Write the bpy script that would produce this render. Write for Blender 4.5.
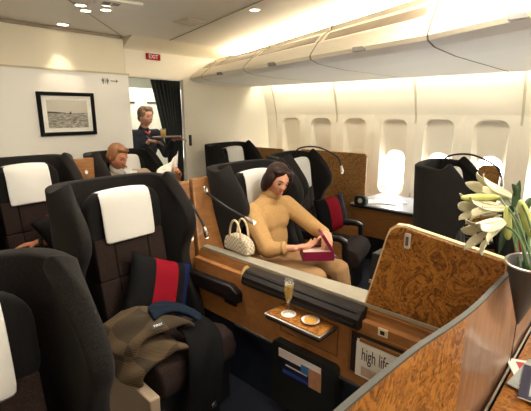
import bpy, bmesh, math, random
from mathutils import Vector, Matrix, Euler
random.seed(7)
R = math.radians
PI = math.pi
scene = bpy.context.scene
COL = scene.collection
for o in list(bpy.data.objects):
    bpy.data.objects.remove(o)

# ------------------------------------------------------------ camera
EYE = 1.65
F_PX = 400.0
pitch = math.atan((205.5 - 112.0) / F_PX)
yaw = R(47.6)
fw = Vector((math.sin(yaw)*math.cos(pitch), math.cos(yaw)*math.cos(pitch), -math.sin(pitch)))
rt = Vector((math.cos(yaw), -math.sin(yaw), 0))
upv = rt.cross(fw)
cam_d = bpy.data.cameras.new('camera')
cam = bpy.data.objects.new('camera', cam_d)
COL.objects.link(cam)
m = Matrix((rt, upv, -fw)).transposed().to_4x4()
m.translation = Vector((0, 0, EYE))
cam.matrix_world = m
cam_d.sensor_width = 36.0
cam_d.lens = F_PX / 531.0 * 36.0
cam_d.clip_start = 0.02
scene.camera = cam

# ------------------------------------------------------------ world, lights, exposure
world = bpy.data.worlds.new('daylight')
scene.world = world
world.use_nodes = True
bg = world.node_tree.nodes['Background']
bg.inputs[0].default_value = (1.0, 0.98, 0.94, 1)
bg.inputs[1].default_value = 13.0
vs = scene.view_settings
vs.view_transform = 'Standard'
vs.look = 'None'
vs.exposure = 0.68
vs.gamma = 1.0
vs.use_curve_mapping = False


def area(name, loc, size, power, color, rot=(0, 0, 0), sy=None):
    l = bpy.data.lights.new(name, 'AREA')
    l.shape = 'RECTANGLE'
    l.size = size
    l.size_y = sy or size
    l.energy = power
    l.color = color
    o = bpy.data.objects.new(name, l)
    o.location = loc
    o.rotation_euler = rot
    COL.objects.link(o)
    return o


def spot(name, loc, target, power, color, ang, blend=.6, rad=.02):
    l = bpy.data.lights.new(name, 'SPOT')
    l.energy = power
    l.color = color
    l.spot_size = R(ang)
    l.spot_blend = blend
    l.shadow_soft_size = rad
    o = bpy.data.objects.new(name, l)
    o.location = loc
    o.rotation_euler = (Vector(target) - Vector(loc)).to_track_quat('-Z', 'Y').to_euler()
    COL.objects.link(o)
    return o


WARM = (1.0, 0.83, 0.6)
SOFT = (1.0, 0.9, 0.74)
area('ceiling_fill_light', (2.1, 0.6, 2.42), 1.0, 26, SOFT, sy=.5)  # soft ambient fills added under the ceiling, no panel stands behind them
area('ceiling_fill_light', (1.0, -0.7, 2.42), 1.2, 20, SOFT, sy=.7)
area('ceiling_fill_light', (1.2, 2.3, 2.42), .8, 12, SOFT, sy=.6)
area('galley_light', (3.3, 5.1, 2.3), .6, 14, SOFT)
spot('downlight', (1.69, 4.12, 2.40), (1.69, 4.24, 1.6), 9, WARM, 62, .8)
spot('downlight', (3.9, 4.05, 2.02), (3.9, 4.3, 1.2), 7, WARM, 60, .9)
for x, y in ((1.50, 3.28), (1.60, 3.42), (1.63, 3.12), (1.70, 3.28)):
    spot('reading_light', (x, y, 2.42), (x + .05, y - .1, 0), 10, WARM, 75, .7)
spot('reading_light', (2.5, 2.4, 2.42), (2.3, 1.7, 1.0), 20, WARM, 60, .8)
spot('reading_light', (2.0, 1.1, 2.42), (1.75, .55, 1.0), 14, WARM, 75, .8)  # added front fill without a ceiling fitting, aimed at the burl divider
spot('downlight', (2.75, 3.7, 2.42), (2.75, 4.25, 1.4), 22, SOFT, 50, .8)  # extra spot added to brighten the doorway and tray, no fitting modelled
spot('reading_light', (1.0, 1.0, 2.42), (1.3, 1.7, .5), 12, SOFT, 60, .9)  # another added fill spot with no fitting, for the empty centre seat

# ------------------------------------------------------------ materials
MAT = {}


def mat(name, col, rough=.6, metal=0, spec=.5, emit=None, es=0, bump=None, var=None, coat=0, alpha=None, trans=0, sheen=0):
    if name in MAT:
        return MAT[name]
    m = bpy.data.materials.new(name)
    m.use_nodes = True
    nt = m.node_tree
    b = nt.nodes['Principled BSDF']
    b.inputs['Base Color'].default_value = (*col, 1)
    b.inputs['Roughness'].default_value = rough
    b.inputs['Metallic'].default_value = metal
    b.inputs['Specular IOR Level'].default_value = spec
    b.inputs['Coat Weight'].default_value = coat
    b.inputs['Sheen Weight'].default_value = sheen
    if trans:
        b.inputs['Transmission Weight'].default_value = trans
    if emit:
        b.inputs['Emission Color'].default_value = (*emit, 1)
        b.inputs['Emission Strength'].default_value = es
    tc = nt.nodes.new('ShaderNodeTexCoord')
    sc, amt = var or (8, .12)
    n = nt.nodes.new('ShaderNodeTexNoise')
    n.inputs['Scale'].default_value = sc
    n.inputs['Detail'].default_value = 4
    nt.links.new(tc.outputs['Object'], n.inputs['Vector'])
    mx = nt.nodes.new('ShaderNodeMix')
    mx.data_type = 'RGBA'
    mx.inputs[6].default_value = (*[c*(1-amt) for c in col], 1)
    mx.inputs[7].default_value = (*[min(1, c*(1+amt)) for c in col], 1)
    nt.links.new(n.outputs['Fac'], mx.inputs[0])
    nt.links.new(mx.outputs[2], b.inputs['Base Color'])
    if bump:
        n2 = nt.nodes.new('ShaderNodeTexNoise')
        n2.inputs['Scale'].default_value = bump[0]
        nt.links.new(tc.outputs['Object'], n2.inputs['Vector'])
        bp = nt.nodes.new('ShaderNodeBump')
        bp.inputs['Strength'].default_value = bump[1]
        bp.inputs['Distance'].default_value = .003
        nt.links.new(n2.outputs['Fac'], bp.inputs['Height'])
        nt.links.new(bp.outputs[0], b.inputs['Normal'])
    MAT[name] = m
    return m


def ramp(nt, src, stops):
    r = nt.nodes.new('ShaderNodeValToRGB')
    el = r.color_ramp.elements
    while len(el) < len(stops):
        el.new(.5)
    for e, (p, c) in zip(el, stops):
        e.position = p
        e.color = (*c, 1)
    nt.links.new(src, r.inputs[0])
    return r


def burl(name, sc=9, stretch=(1, 1, 1), light=(.62, .30, .075), mid=(.42, .17, .035), dark=(.13, .045, .012), rough=.28, coat=.35, fine=(70, .35)):
    m = bpy.data.materials.new(name)
    m.use_nodes = True
    nt = m.node_tree
    b = nt.nodes['Principled BSDF']
    tc = nt.nodes.new('ShaderNodeTexCoord')
    mpn = nt.nodes.new('ShaderNodeMapping'); mpn.inputs['Scale'].default_value = stretch
    nt.links.new(tc.outputs['Object'], mpn.inputs[0])
    n1 = nt.nodes.new('ShaderNodeTexNoise')
    n1.inputs['Scale'].default_value = sc
    n1.inputs['Detail'].default_value = 3.5
    n1.inputs['Roughness'].default_value = .5
    n1.inputs['Distortion'].default_value = 2.0
    nt.links.new(mpn.outputs[0], n1.inputs['Vector'])
    cc = [tuple(a*.45+b*.55 for a, b in zip(dark, mid))]
    r1 = ramp(nt, n1.outputs['Fac'], [(.33, mid), (.385, dark), (.42, light), (.475, mid), (.50, cc[0]), (.525, light), (.58, light), (.61, dark), (.65, mid), (.72, light)])
    n2 = nt.nodes.new('ShaderNodeTexNoise')
    n2.inputs['Scale'].default_value = sc*2.7
    n2.inputs['Detail'].default_value = 4
    n2.inputs['Distortion'].default_value = 5
    nt.links.new(tc.outputs['Object'], n2.inputs['Vector'])
    r2 = ramp(nt, n2.outputs['Fac'], [(.36, (.30, .24, .2)), (.46, (1, 1, 1))])
    v = nt.nodes.new('ShaderNodeTexVoronoi')
    v.inputs['Scale'].default_value = fine[0]
    nt.links.new(tc.outputs['Object'], v.inputs['Vector'])
    r3 = ramp(nt, v.outputs['Distance'], [(.12, (.25, .18, .15)), (fine[1], (1, 1, 1))])
    mk = nt.nodes.new('ShaderNodeMix'); mk.data_type = 'RGBA'; mk.blend_type = 'MULTIPLY'
    mk.inputs[0].default_value = .75
    nt.links.new(r1.outputs[0], mk.inputs[6]); nt.links.new(r2.outputs[0], mk.inputs[7])
    mk2 = nt.nodes.new('ShaderNodeMix'); mk2.data_type = 'RGBA'; mk2.blend_type = 'MULTIPLY'
    mk2.inputs[0].default_value = .6
    nt.links.new(mk.outputs[2], mk2.inputs[6]); nt.links.new(r3.outputs[0], mk2.inputs[7])
    nt.links.new(mk2.outputs[2], b.inputs['Base Color'])
    b.inputs['Roughness'].default_value = rough
    b.inputs['Coat Weight'].default_value = coat
    b.inputs['Coat Roughness'].default_value = .12
    MAT[name] = m
    return m


def weave(name, c1, c2, sc=260, rough=.9, bs=.35):
    """woven cloth: crossed fine waves"""
    m = bpy.data.materials.new(name)
    m.use_nodes = True
    nt = m.node_tree
    b = nt.nodes['Principled BSDF']
    tc = nt.nodes.new('ShaderNodeTexCoord')
    n = nt.nodes.new('ShaderNodeTexNoise')
    n.inputs['Scale'].default_value = sc
    n.inputs['Detail'].default_value = 2
    nt.links.new(tc.outputs['Object'], n.inputs['Vector'])
    r = ramp(nt, n.outputs['Fac'], [(.35, c1), (.65, c2)])
    nt.links.new(r.outputs[0], b.inputs['Base Color'])
    bp = nt.nodes.new('ShaderNodeBump')
    bp.inputs['Strength'].default_value = bs
    bp.inputs['Distance'].default_value = .002
    nt.links.new(n.outputs['Fac'], bp.inputs['Height'])
    nt.links.new(bp.outputs[0], b.inputs['Normal'])
    b.inputs['Roughness'].default_value = rough
    b.inputs['Sheen Weight'].default_value = .03
    b.inputs['Specular IOR Level'].default_value = .2
    MAT[name] = m
    return m


def stripes(name, axis, stops, rough=.8):
    """hard colour bands along one object axis; stops = [(pos, colour)...] on the 0-1 range of -0.5..0.5"""
    m = bpy.data.materials.new(name)
    m.use_nodes = True
    nt = m.node_tree
    b = nt.nodes['Principled BSDF']
    tc = nt.nodes.new('ShaderNodeTexCoord')
    s = nt.nodes.new('ShaderNodeSeparateXYZ')
    nt.links.new(tc.outputs['Object'], s.inputs[0])
    a = nt.nodes.new('ShaderNodeMath'); a.operation = 'ADD'; a.inputs[1].default_value = .5
    nt.links.new(s.outputs[axis], a.inputs[0])
    r = ramp(nt, a.outputs[0], stops)
    r.color_ramp.interpolation = 'CONSTANT'
    nt.links.new(r.outputs[0], b.inputs['Base Color'])
    b.inputs['Roughness'].default_value = rough
    b.inputs['Specular IOR Level'].default_value = .12
    MAT[name] = m
    return m


cream = mat('cream_plastic', (.80, .74, .61), .55, var=(2, .03))
cream_wall = mat('cream_wall', (.82, .77, .65), .6, var=(2, .03))
bulk_low = mat('bulkhead_laminate', (.84, .83, .79), .5, var=(3, .03))
bulk_up = mat('bulkhead_upper', (.76, .70, .56), .55, var=(3, .03))
ceil_m = mat('ceiling_plastic', (.80, .76, .70), .5, var=(2, .04))
bin_m = mat('bin_white', (.84, .82, .76), .5, var=(2, .02))
bin_c = mat('bin_cream', (.84, .78, .64), .4, var=(2, .02))
groove = mat('bin_groove', (.34, .28, .21), .5)
dark_seam = mat('seam_shadow_gap', (.28, .22, .15), .8)
seam_m = mat('seam_strip', (.52, .46, .34), .6)
carpet = mat('navy_carpet', (.010, .014, .028), .95, bump=(400, .5), var=(60, .3))
shell_m = weave('charcoal_tweed', (.008, .007, .007), (.022, .019, .018))
pad_m = weave('charcoal_pad', (.005, .0045, .005), (.011, .010, .010))
seat_m = weave('brown_tweed', (.013, .0075, .006), (.033, .019, .016), 220)
seat_side = weave('grey_tweed', (.08, .07, .07), (.14, .12, .115), 220)
white_cloth = mat('white_cloth', (.70, .70, .68), .85, bump=(300, .3), var=(20, .02))
black_m = mat('black_plastic', (.012, .012, .013), .4)
black_leather = mat('black_leather', (.009, .007, .007), .4, spec=.35, bump=(120, .3))
dark_roll = mat('dark_roll_top', (.010, .006, .005), .4, spec=.3)
def veneer(name, c1, c2, rough=.4, coat=.15, scale=(3, 3, 26)):
    m = bpy.data.materials.new(name); m.use_nodes = True
    nt = m.node_tree; b = nt.nodes['Principled BSDF']
    tc = nt.nodes.new('ShaderNodeTexCoord'); mp = nt.nodes.new('ShaderNodeMapping'); mp.inputs['Scale'].default_value = scale
    n = nt.nodes.new('ShaderNodeTexNoise'); n.inputs['Scale'].default_value = 3; n.inputs['Detail'].default_value = 5; n.inputs['Distortion'].default_value = .6
    nt.links.new(tc.outputs['Object'], mp.inputs[0]); nt.links.new(mp.outputs[0], n.inputs['Vector'])
    r = ramp(nt, n.outputs['Fac'], [(.3, c1), (.7, c2)])
    nt.links.new(r.outputs[0], b.inputs['Base Color'])
    b.inputs['Roughness'].default_value = rough; b.inputs['Coat Weight'].default_value = coat
    MAT[name] = m
    return m


wood = veneer('plain_veneer', (.20, .080, .020), (.30, .13, .035))
wood_face = veneer('console_veneer', (.28, .115, .032), (.37, .16, .048), .5, .05, (6, 6, 9))
BC = ((.43, .180, .036), (.32, .120, .021), (.15, .050, .011))
burl_m = burl('burl_veneer', 6.5, (1, 1, 1), *BC, coat=.15)
burl_x = burl('burl_veneer_wide', 5.5, (1.7, 1, 1), *BC, coat=.15, rough=.35)
burl_far = burl('burl_veneer_fine', 13, (1, 1, 1), (.50, .27, .08), (.36, .17, .04), (.17, .07, .02), .4, .1)
silver = mat('brushed_metal', (.62, .60, .56), .3, 1)
trim_m = mat('grey_edge_trim', (.10, .098, .09), .7, 0, spec=.2)
beige = mat('beige_panel', (.36, .28, .20), .55)
strip_m = mat('console_cap', (.27, .245, .19), .6, bump=(200, .2))
def thin_glass(name, tint, mixv, body=None):
    m = bpy.data.materials.new(name); m.use_nodes = True
    nt = m.node_tree; nt.nodes.clear()
    out = nt.nodes.new('ShaderNodeOutputMaterial')
    tr = nt.nodes.new('ShaderNodeBsdfTransparent'); tr.inputs[0].default_value = (*tint, 1)
    gl = nt.nodes.new('ShaderNodeBsdfGlossy'); gl.inputs[0].default_value = (1, 1, 1, 1); gl.inputs['Roughness'].default_value = .05
    fr0 = nt.nodes.new('ShaderNodeLayerWeight'); fr0.inputs[0].default_value = .3
    fr = nt.nodes.new('ShaderNodeMath'); fr.operation = 'MULTIPLY'; fr.inputs[1].default_value = .7
    nt.links.new(fr0.outputs['Facing'], fr.inputs[0])
    tc = nt.nodes.new('ShaderNodeTexNoise')
    mx = nt.nodes.new('ShaderNodeMixShader')
    nt.links.new(fr.outputs[0], mx.inputs[0])
    if body:
        di = nt.nodes.new('ShaderNodeBsdfTranslucent'); di.inputs[0].default_value = (*body, 1)
        m2 = nt.nodes.new('ShaderNodeMixShader'); m2.inputs[0].default_value = mixv
        nt.links.new(tr.outputs[0], m2.inputs[1]); nt.links.new(di.outputs[0], m2.inputs[2])
        nt.links.new(m2.outputs[0], mx.inputs[1])
    else:
        nt.links.new(tr.outputs[0], mx.inputs[1])
    nt.links.new(gl.outputs[0], mx.inputs[2])
    nt.links.new(mx.outputs[0], out.inputs[0])
    MAT[name] = m
    return m


glass = thin_glass('clear_glass', (.93, .94, .93), .10, (.9, .9, .9))
pane_m = thin_glass('window_pane', (.96, .97, .97), 0)
wine_m = thin_glass('champagne', (.95, .80, .42), .45, (.95, .68, .18))
skin = mat('skin', (.60, .31, .20), .55, var=(10, .06), spec=.3)
skin_m = mat('ruddy_skin', (.42, .17, .09), .55, var=(10, .06), spec=.3)
white_p = mat('white_paper', (.85, .84, .80), .7)


# ------------------------------------------------------------ mesh helpers
def newbm():
    return bmesh.new()


def obj(name, bm, material=None, parent=None, smooth=False, bevel=0, seg=2, sub=0, solid=None, world=False, mats=None, weld=False):
    me = bpy.data.meshes.new(name)
    bm.normal_update()
    bm.to_mesh(me)
    bm.free()
    if mats:
        for mm in mats:
            me.materials.append(mm)
    elif material:
        me.materials.append(material)
    if smooth:
        for p in me.polygons:
            p.use_smooth = True
    o = bpy.data.objects.new(name, me)
    COL.objects.link(o)
    if parent:
        o.parent = parent
        if world:
            o.matrix_parent_inverse = WM[parent.name].inverted()
    if solid:
        s = o.modifiers.new('solid', 'SOLIDIFY'); s.thickness = solid; s.offset = 0
    if bevel:
        b = o.modifiers.new('bevel', 'BEVEL'); b.width = bevel; b.segments = seg; b.limit_method = 'ANGLE'; b.angle_limit = R(40)
    if sub:
        s = o.modifiers.new('sub', 'SUBSURF'); s.levels = sub; s.render_levels = sub
    return o


WM = {}


def thing(name, label, cat, loc=(0, 0, 0), rz=0, group=None):
    o = bpy.data.objects.new(name, None)
    o.empty_display_size = .1
    COL.objects.link(o)
    o.location = loc
    o.rotation_euler = (0, 0, rz)
    WM[o.name] = Matrix.Translation(loc) @ Matrix.Rotation(rz, 4, 'Z')
    tag(o, label, cat, group)
    return o


def tag(o, label, cat, group=None):
    o['label'] = label
    o['category'] = cat
    if group:
        o['group'] = group
    return o


def struct(name, bm, material, **k):
    o = obj(name, bm, material, **k)
    if not o.parent:
        o['kind'] = 'structure'
    return o


def box(bm, lo, hi, M=None):
    vs = [Vector((x, y, z)) for x in (lo[0], hi[0]) for y in (lo[1], hi[1]) for z in (lo[2], hi[2])]
    if M:
        vs = [M @ v for v in vs]
    v = [bm.verts.new(p) for p in vs]
    for f in ((0, 1, 3, 2), (4, 6, 7, 5), (0, 4, 5, 1), (2, 3, 7, 6), (0, 2, 6, 4), (1, 5, 7, 3)):
        bm.faces.new([v[i] for i in f])
    return v


def hexa(bm, a, b):
    """solid between quad a (4 pts) and quad b"""
    va = [bm.verts.new(p) for p in a]
    vb = [bm.verts.new(p) for p in b]
    bm.faces.new(va[::-1]); bm.faces.new(vb)
    for i in range(4):
        j = (i+1) % 4
        bm.faces.new((va[i], va[j], vb[j], vb[i]))


def prism(bm, pts, off):
    """polygon extruded by vector off"""
    off = Vector(off)
    a = [bm.verts.new(Vector(p)) for p in pts]
    b = [bm.verts.new(Vector(p) + off) for p in pts]
    bm.faces.new(a[::-1]); bm.faces.new(b)
    n = len(a)
    for i in range(n):
        bm.faces.new((a[i], a[(i+1) % n], b[(i+1) % n], b[i]))
    bmesh.ops.recalc_face_normals(bm, faces=bm.faces[:])


def tube(bm, pts, rad, n=10, caps=True):
    pts = [Vector(p) for p in pts]
    rs = rad if isinstance(rad, (list, tuple)) else [rad]*len(pts)
    rings = []
    up = Vector((0, 0, 1))
    t0 = (pts[1]-pts[0]).normalized()
    if abs(t0.dot(up)) > .95:
        up = Vector((1, 0, 0))
    for i, p in enumerate(pts):
        t = (pts[min(i+1, len(pts)-1)] - pts[max(i-1, 0)]).normalized()
        a = t.cross(up)
        if a.length < 1e-4:
            a = t.orthogonal()
        a.normalize()
        b = a.cross(t).normalized()
        up = b
        rings.append([bm.verts.new(p + rs[i]*(a*math.cos(k*2*PI/n) + b*math.sin(k*2*PI/n))) for k in range(n)])
    for i in range(len(rings)-1):
        for k in range(n):
            bm.faces.new((rings[i][k], rings[i][(k+1) % n], rings[i+1][(k+1) % n], rings[i+1][k]))
    if caps:
        bm.faces.new(rings[0][::-1]); bm.faces.new(rings[-1])


def lathe(bm, prof, n=24, M=None):
    rings = []
    for r, z in prof:
        ring = []
        for k in range(n):
            p = Vector((r*math.cos(2*PI*k/n), r*math.sin(2*PI*k/n), z))
            ring.append(bm.verts.new(M @ p if M else p))
        rings.append(ring)
    for i in range(len(rings)-1):
        for k in range(n):
            bm.faces.new((rings[i][k], rings[i][(k+1) % n], rings[i+1][(k+1) % n], rings[i+1][k]))
    if prof[0][0] > 1e-5:
        bm.faces.new(rings[0][::-1])
    if prof[-1][0] > 1e-5:
        bm.faces.new(rings[-1])
    bmesh.ops.remove_doubles(bm, verts=bm.verts[:], dist=1e-6)


def bez(pts, n=10):
    """Catmull-Rom through points"""
    pts = [Vector(p) for p in pts]
    P = [pts[0]*2-pts[1]] + pts + [pts[-1]*2-pts[-2]]
    out = []
    for i in range(1, len(P)-2):
        for k in range(n):
            t = k/n
            a, b, c, d = P[i-1], P[i], P[i+1], P[i+2]
            out.append(.5*((2*b) + (c-a)*t + (2*a-5*b+4*c-d)*t*t + (3*b-a-3*c+d)*t**3))
    out.append(pts[-1])
    return out


def lerp_path(path, y):
    for (y0, x0), (y1, x1) in zip(path[:-1], path[1:]):
        if (y0 - y)*(y1 - y) <= 0:
            t = (y-y0)/(y1-y0)
            return x0+(x1-x0)*t
    return path[0][1] if abs(y-path[0][0]) < abs(y-path[-1][0]) else path[-1][1]


def text_mesh(body, size, M, material, name, parent, depth=.0015, world=True, align='CENTER', sx=1):
    cu = bpy.data.curves.new('lettering', 'FONT')
    cu.body = body
    cu.size = size
    cu.extrude = depth
    cu.align_x = align
    cu.align_y = 'CENTER'
    t = bpy.data.objects.new('lettering', cu)
    COL.objects.link(t)
    bpy.context.view_layer.update()
    dg = bpy.context.evaluated_depsgraph_get()
    me = bpy.data.meshes.new_from_object(t.evaluated_get(dg))
    bpy.data.objects.remove(t)
    S = Matrix.Diagonal((sx, 1, 1, 1))
    me.transform(M @ S)
    me.materials.clear()
    me.materials.append(material)
    o = bpy.data.objects.new(name, me)
    COL.objects.link(o)
    if parent:
        o.parent = parent
        if world:
            o.matrix_parent_inverse = WM[parent.name].inverted()
    return o


def frameM(origin, xdir, ydir):
    x = Vector(xdir).normalized(); z = x.cross(Vector(ydir)).normalized(); y = z.cross(x)
    m = Matrix((x, y, z)).transposed().to_4x4()
    m.translation = Vector(origin)
    return m


def dup(root, loc, rz, label, group=None):
    r = root.copy(); COL.objects.link(r); r.location = loc; r.rotation_euler = (0, 0, rz)
    r['label'] = label
    if group: r['group'] = group
    WM[r.name] = Matrix.Translation(loc) @ Matrix.Rotation(rz, 4, 'Z')
    for ch in list(root.children):
        c = ch.copy(); COL.objects.link(c); c.parent = r
        for g in list(ch.children):
            d = g.copy(); COL.objects.link(d); d.parent = c
    return r


# ------------------------------------------------------------ room shell
W, D, H = 4.78, 4.30, 2.45
XL, YN = -2.2, -2.6
bm = newbm(); box(bm, (XL-.1, YN-.1, -.06), (W+.3, 6.4, 0)); struct('floor', bm, carpet)
bm = newbm(); box(bm, (XL-.1, YN-.1, H), (W+.3, 6.4, H+.05)); struct('ceiling', bm, ceil_m)
bm = newbm(); box(bm, (XL-.1, YN-.1, 0), (XL, 6.4, H)); struct('wall_left', bm, cream_wall)
bm = newbm(); box(bm, (XL, YN-.1, 0), (W+.3, YN, H)); struct('wall_front', bm, cream_wall)
# bulkhead: left part proud of the door part
bm = newbm(); box(bm, (XL, D-.05, 0), (2.40, D+.05, 2.05)); struct('wall_bulkhead', bm, bulk_low, bevel=.004)
bm = newbm(); box(bm, (XL, D-.03, 2.05), (2.38, D+.05, H)); struct('wall_bulkhead_upper', bm, bulk_up)
bm = newbm()
box(bm, (2.40, D, 2.05), (W, D+.05, H))
box(bm, (3.17, D, 0), (W+.3, D+.05, 2.05))
struct('wall_bulkhead_aft', bm, cream_wall)
bm = newbm()
box(bm, (XL, D-.062, 2.045), (2.41, D-.03, 2.062)); struct('trim_1', bm, seam_m)
bm = newbm()
box(bm, (XL, D-.06, H-.03), (2.36, D-.02, H-.005)); struct('trim_2', bm, groove)
bm = newbm()
box(bm, (3.16, D-.02, 0), (3.20, D, 2.05)); box(bm, (2.40, D-.02, 2.04), (3.20, D, 2.07)); struct('trim_3', bm, cream)
# curved cove over the door header
bm = newbm()
pr = [(D, H), (D, 2.33)] + [(D-.20*math.sin(a)**1.5, 2.33+.12*(math.sin(a))) for a in [R(q) for q in range(10, 91, 10)]]
prism(bm, [(2.40, y, z) for y, z in pr], (W-2.40, 0, 0))
struct('trim_4', bm, bulk_up, smooth=False)
# galley beyond the doorway
bm = newbm(); box(bm, (XL, 6.2, 0), (W+.3, 6.25, H)); struct('wall_galley', bm, mat('galley_wall', (.62, .66, .60), .5))
bm = newbm(); box(bm, (4.75, D+.05, 0), (4.8, 6.2, H)); struct('wall_galley_side', bm, MAT['galley_wall'])
# right wall with windows -------------------------------------
prof = [(4.55, 0.0), (4.66, .25), (4.76, .62), (4.78, .9), (4.78, 1.2), (4.75, 1.6), (4.68, 1.85), (4.60, 2.06), (4.5, 2.3), (4.45, H)]


def wallx(z):
    for (x0, z0), (x1, z1) in zip(prof[:-1], prof[1:]):
        if z0 <= z <= z1:
            t = (z-z0)/(z1-z0)
            return x0+(x1-x0)*t
    return prof[-1][0]


def rrect(cy, cz, hw, hh, r, n=6):
    """rounded rectangle points (y,z), counter-clockwise, 4*(n+1)"""
    out = []
    for qx, qz, a0 in ((1, 1, 0), (-1, 1, 90), (-1, -1, 180), (1, -1, 270)):
        for k in range(n+1):
            a = R(a0 + 90*k/n)
            out.append((cy+qx*(hw-r)+r*math.cos(a), cz+qz*(hh-r)+r*math.sin(a)))
    return out


P0, PITCH = 1.13, .54
wins = [P0 + PITCH*k for k in range(-6, 6)]
bmw = newbm()
bmr = None
wall_parts = []
for k, cy in enumerate(wins):
    y0, y1 = cy-PITCH/2, cy+PITCH/2
    out = rrect(cy, 1.10, .17, .47, .10)       # recess outline
    inn = rrect(cy, .93, .125, .255, .115)     # opening
    # wall strip above/below and around the recess: grid bridging
    zs = [0, .25, .45, .63]
    def V(y, z, dx=0): return bmw.verts.new((wallx(z)+dx, y, z))
    # around the hole: outer rectangle sampled to match rounded rect by angle
    n = len(out)
    zlo, zhi = .60, 1.62
    outer = rrect(cy, (zlo+zhi)/2, PITCH/2, (zhi-zlo)/2, .0008)
    vo = [V(y, z) for y, z in outer]
    vr = [V(y, z) for y, z in out]
    vm = [bmw.verts.new((wallx(z)+.035, cy+(y-cy)*.93, 1.10+(z-1.10)*.96)) for y, z in out]
    vi = [bmw.verts.new((wallx(.93)+.075, y, z)) for y, z in inn]
    vx = [bmw.verts.new((wallx(.93)+.16, cy+(y-cy)*.9, .93+(z-.93)*.9)) for y, z in inn]
    for ring_a, ring_b in ((vo, vr), (vr, vm), (vm, vi), (vi, vx)):
        for i in range(n):
            j = (i+1) % n
            bmw.faces.new((ring_a[i], ring_a[j], ring_b[j], ring_b[i]))
    # lower and upper strips
    zl = [0, .25, .45, .60]
    zu = [1.62, 1.75, 1.85, 1.95, 2.06, 2.2, 2.3, H]
    for zz in (zl, zu):
        for a, b in zip(zz[:-1], zz[1:]):
            q = [V(y0, a), V(y1, a), V(y1, b), V(y0, b)]
            bmw.faces.new(q)
bmesh.ops.remove_doubles(bmw, verts=bmw.verts[:], dist=.0015)
bmesh.ops.recalc_face_normals(bmw, faces=bmw.faces[:])
struct('wall_right', bmw, cream_wall, smooth=False)
bm = newbm()
for ya, yb in ((YN-.1, wins[0]-PITCH/2), (wins[-1]+PITCH/2, 6.4)):
    for (x0, z0), (x1, z1) in zip(prof[:-1], prof[1:]):
        q = [bm.verts.new(p) for p in ((x0, ya, z0), (x0, yb, z0), (x1, yb, z1), (x1, ya, z1))]
        bm.faces.new(q)
struct('wall_right_end', bm, cream_wall)
for k, cy in enumerate(wins):
    bm = newbm()
    inn = rrect(cy, .93, .115, .235, .105)
    prism(bm, [(wallx(.93)+.145, y, z) for y, z in inn], (.006, 0, 0))
    w = struct('window_%d' % (k+1), bm, pane_m)
    w['label'] = 'oval cabin window pane'
    # shade drawn a little way down
    if cy > 2.5:
        bm = newbm()
        low = {6: .98, 7: .9, 8: .9}.get(k, .95)
        pts = [(y, z) for y, z in rrect(cy, .93, .13, .26, .115) if z > 1.0]
        pts = sorted(pts, key=lambda p: math.atan2(p[1]-1.0, p[0]-cy))
        pts = [(cy+.13, 1.0)] + pts + [(cy-.13, 1.0)]
        prism(bm, [(wallx(.93)+.085, y, z) for y, z in pts], (.006, 0, 0))
        obj('window_shade', bm, cream, w, world=False)
# sidewall panel seams (every second window)
seams = [P0 + PITCH*(k+.5) for k in (-5, -3, -1, 1, 3, 5)]
for i, y in enumerate(seams):
    bm = newbm()
    pr2 = [(x-.006, z) for x, z in prof if z < 2.1]
    a = []
    for (x, z) in pr2:
        a.append([bm.verts.new((x+dx, y+dy, z)) for dx, dy in ((.02, -.011), (-.004, -.011), (-.004, .011), (.02, .011))])
    for p, q in zip(a[:-1], a[1:]):
        for j in range(4):
            bm.faces.new((p[j], p[(j+1) % 4], q[(j+1) % 4], q[j]))
    struct('trim_%d' % (5+i), bm, seam_m)

# ceiling seams
bm = newbm()
for a, b in (((-.5, 1.2), (2.4, 4.3)), ((2.0, .9), (2.9, 4.2))):
    d = Vector((b[0]-a[0], b[1]-a[1], 0)).normalized(); nrm = Vector((-d.y, d.x, 0))*.006
    A = Vector((*a, H-.003)); B = Vector((*b, H-.003))
    hexa(bm, [A-nrm, A+nrm, A+nrm+Vector((0, 0, .003)), A-nrm+Vector((0, 0, .003))], [B-nrm, B+nrm, B+nrm+Vector((0, 0, .003)), B-nrm+Vector((0, 0, .003))])
struct('trim_20', bm, groove)

# ------------------------------------------------------------ overhead bins
edge = [(4.3, 3.27), (3.99, 3.20), (2.82, 2.87), (.95, 2.39), (.41, 2.13), (-.5, 1.62), (-2.5, .3)]
topl = [(4.3, 3.70), (3.5, 3.50), (1.87, 2.90), (1.02, 2.58), (.4, 2.32), (-.5, 1.80), (-2.5, .5)]


def bin_sec(y):
    e = lerp_path(edge, y); t = lerp_path(topl, y)
    d = t-e
    # outline from the top edge round the face and under to the wall
    return [(t+.30, 2.40), (t, 2.33), (t-.01, 2.29), (t-.10*d/.3, 2.25), (e+.42*d, 2.19), (e+.33*d, 2.175), (e+.10*d, 2.11), (e-.005, 2.07), (e+.01, 2.045),
            (e+.12, 2.02), (e+.5, 2.005), (4.38, 2.01), (4.40, 2.015), (4.40, 2.13), (4.50, 2.14)]


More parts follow.
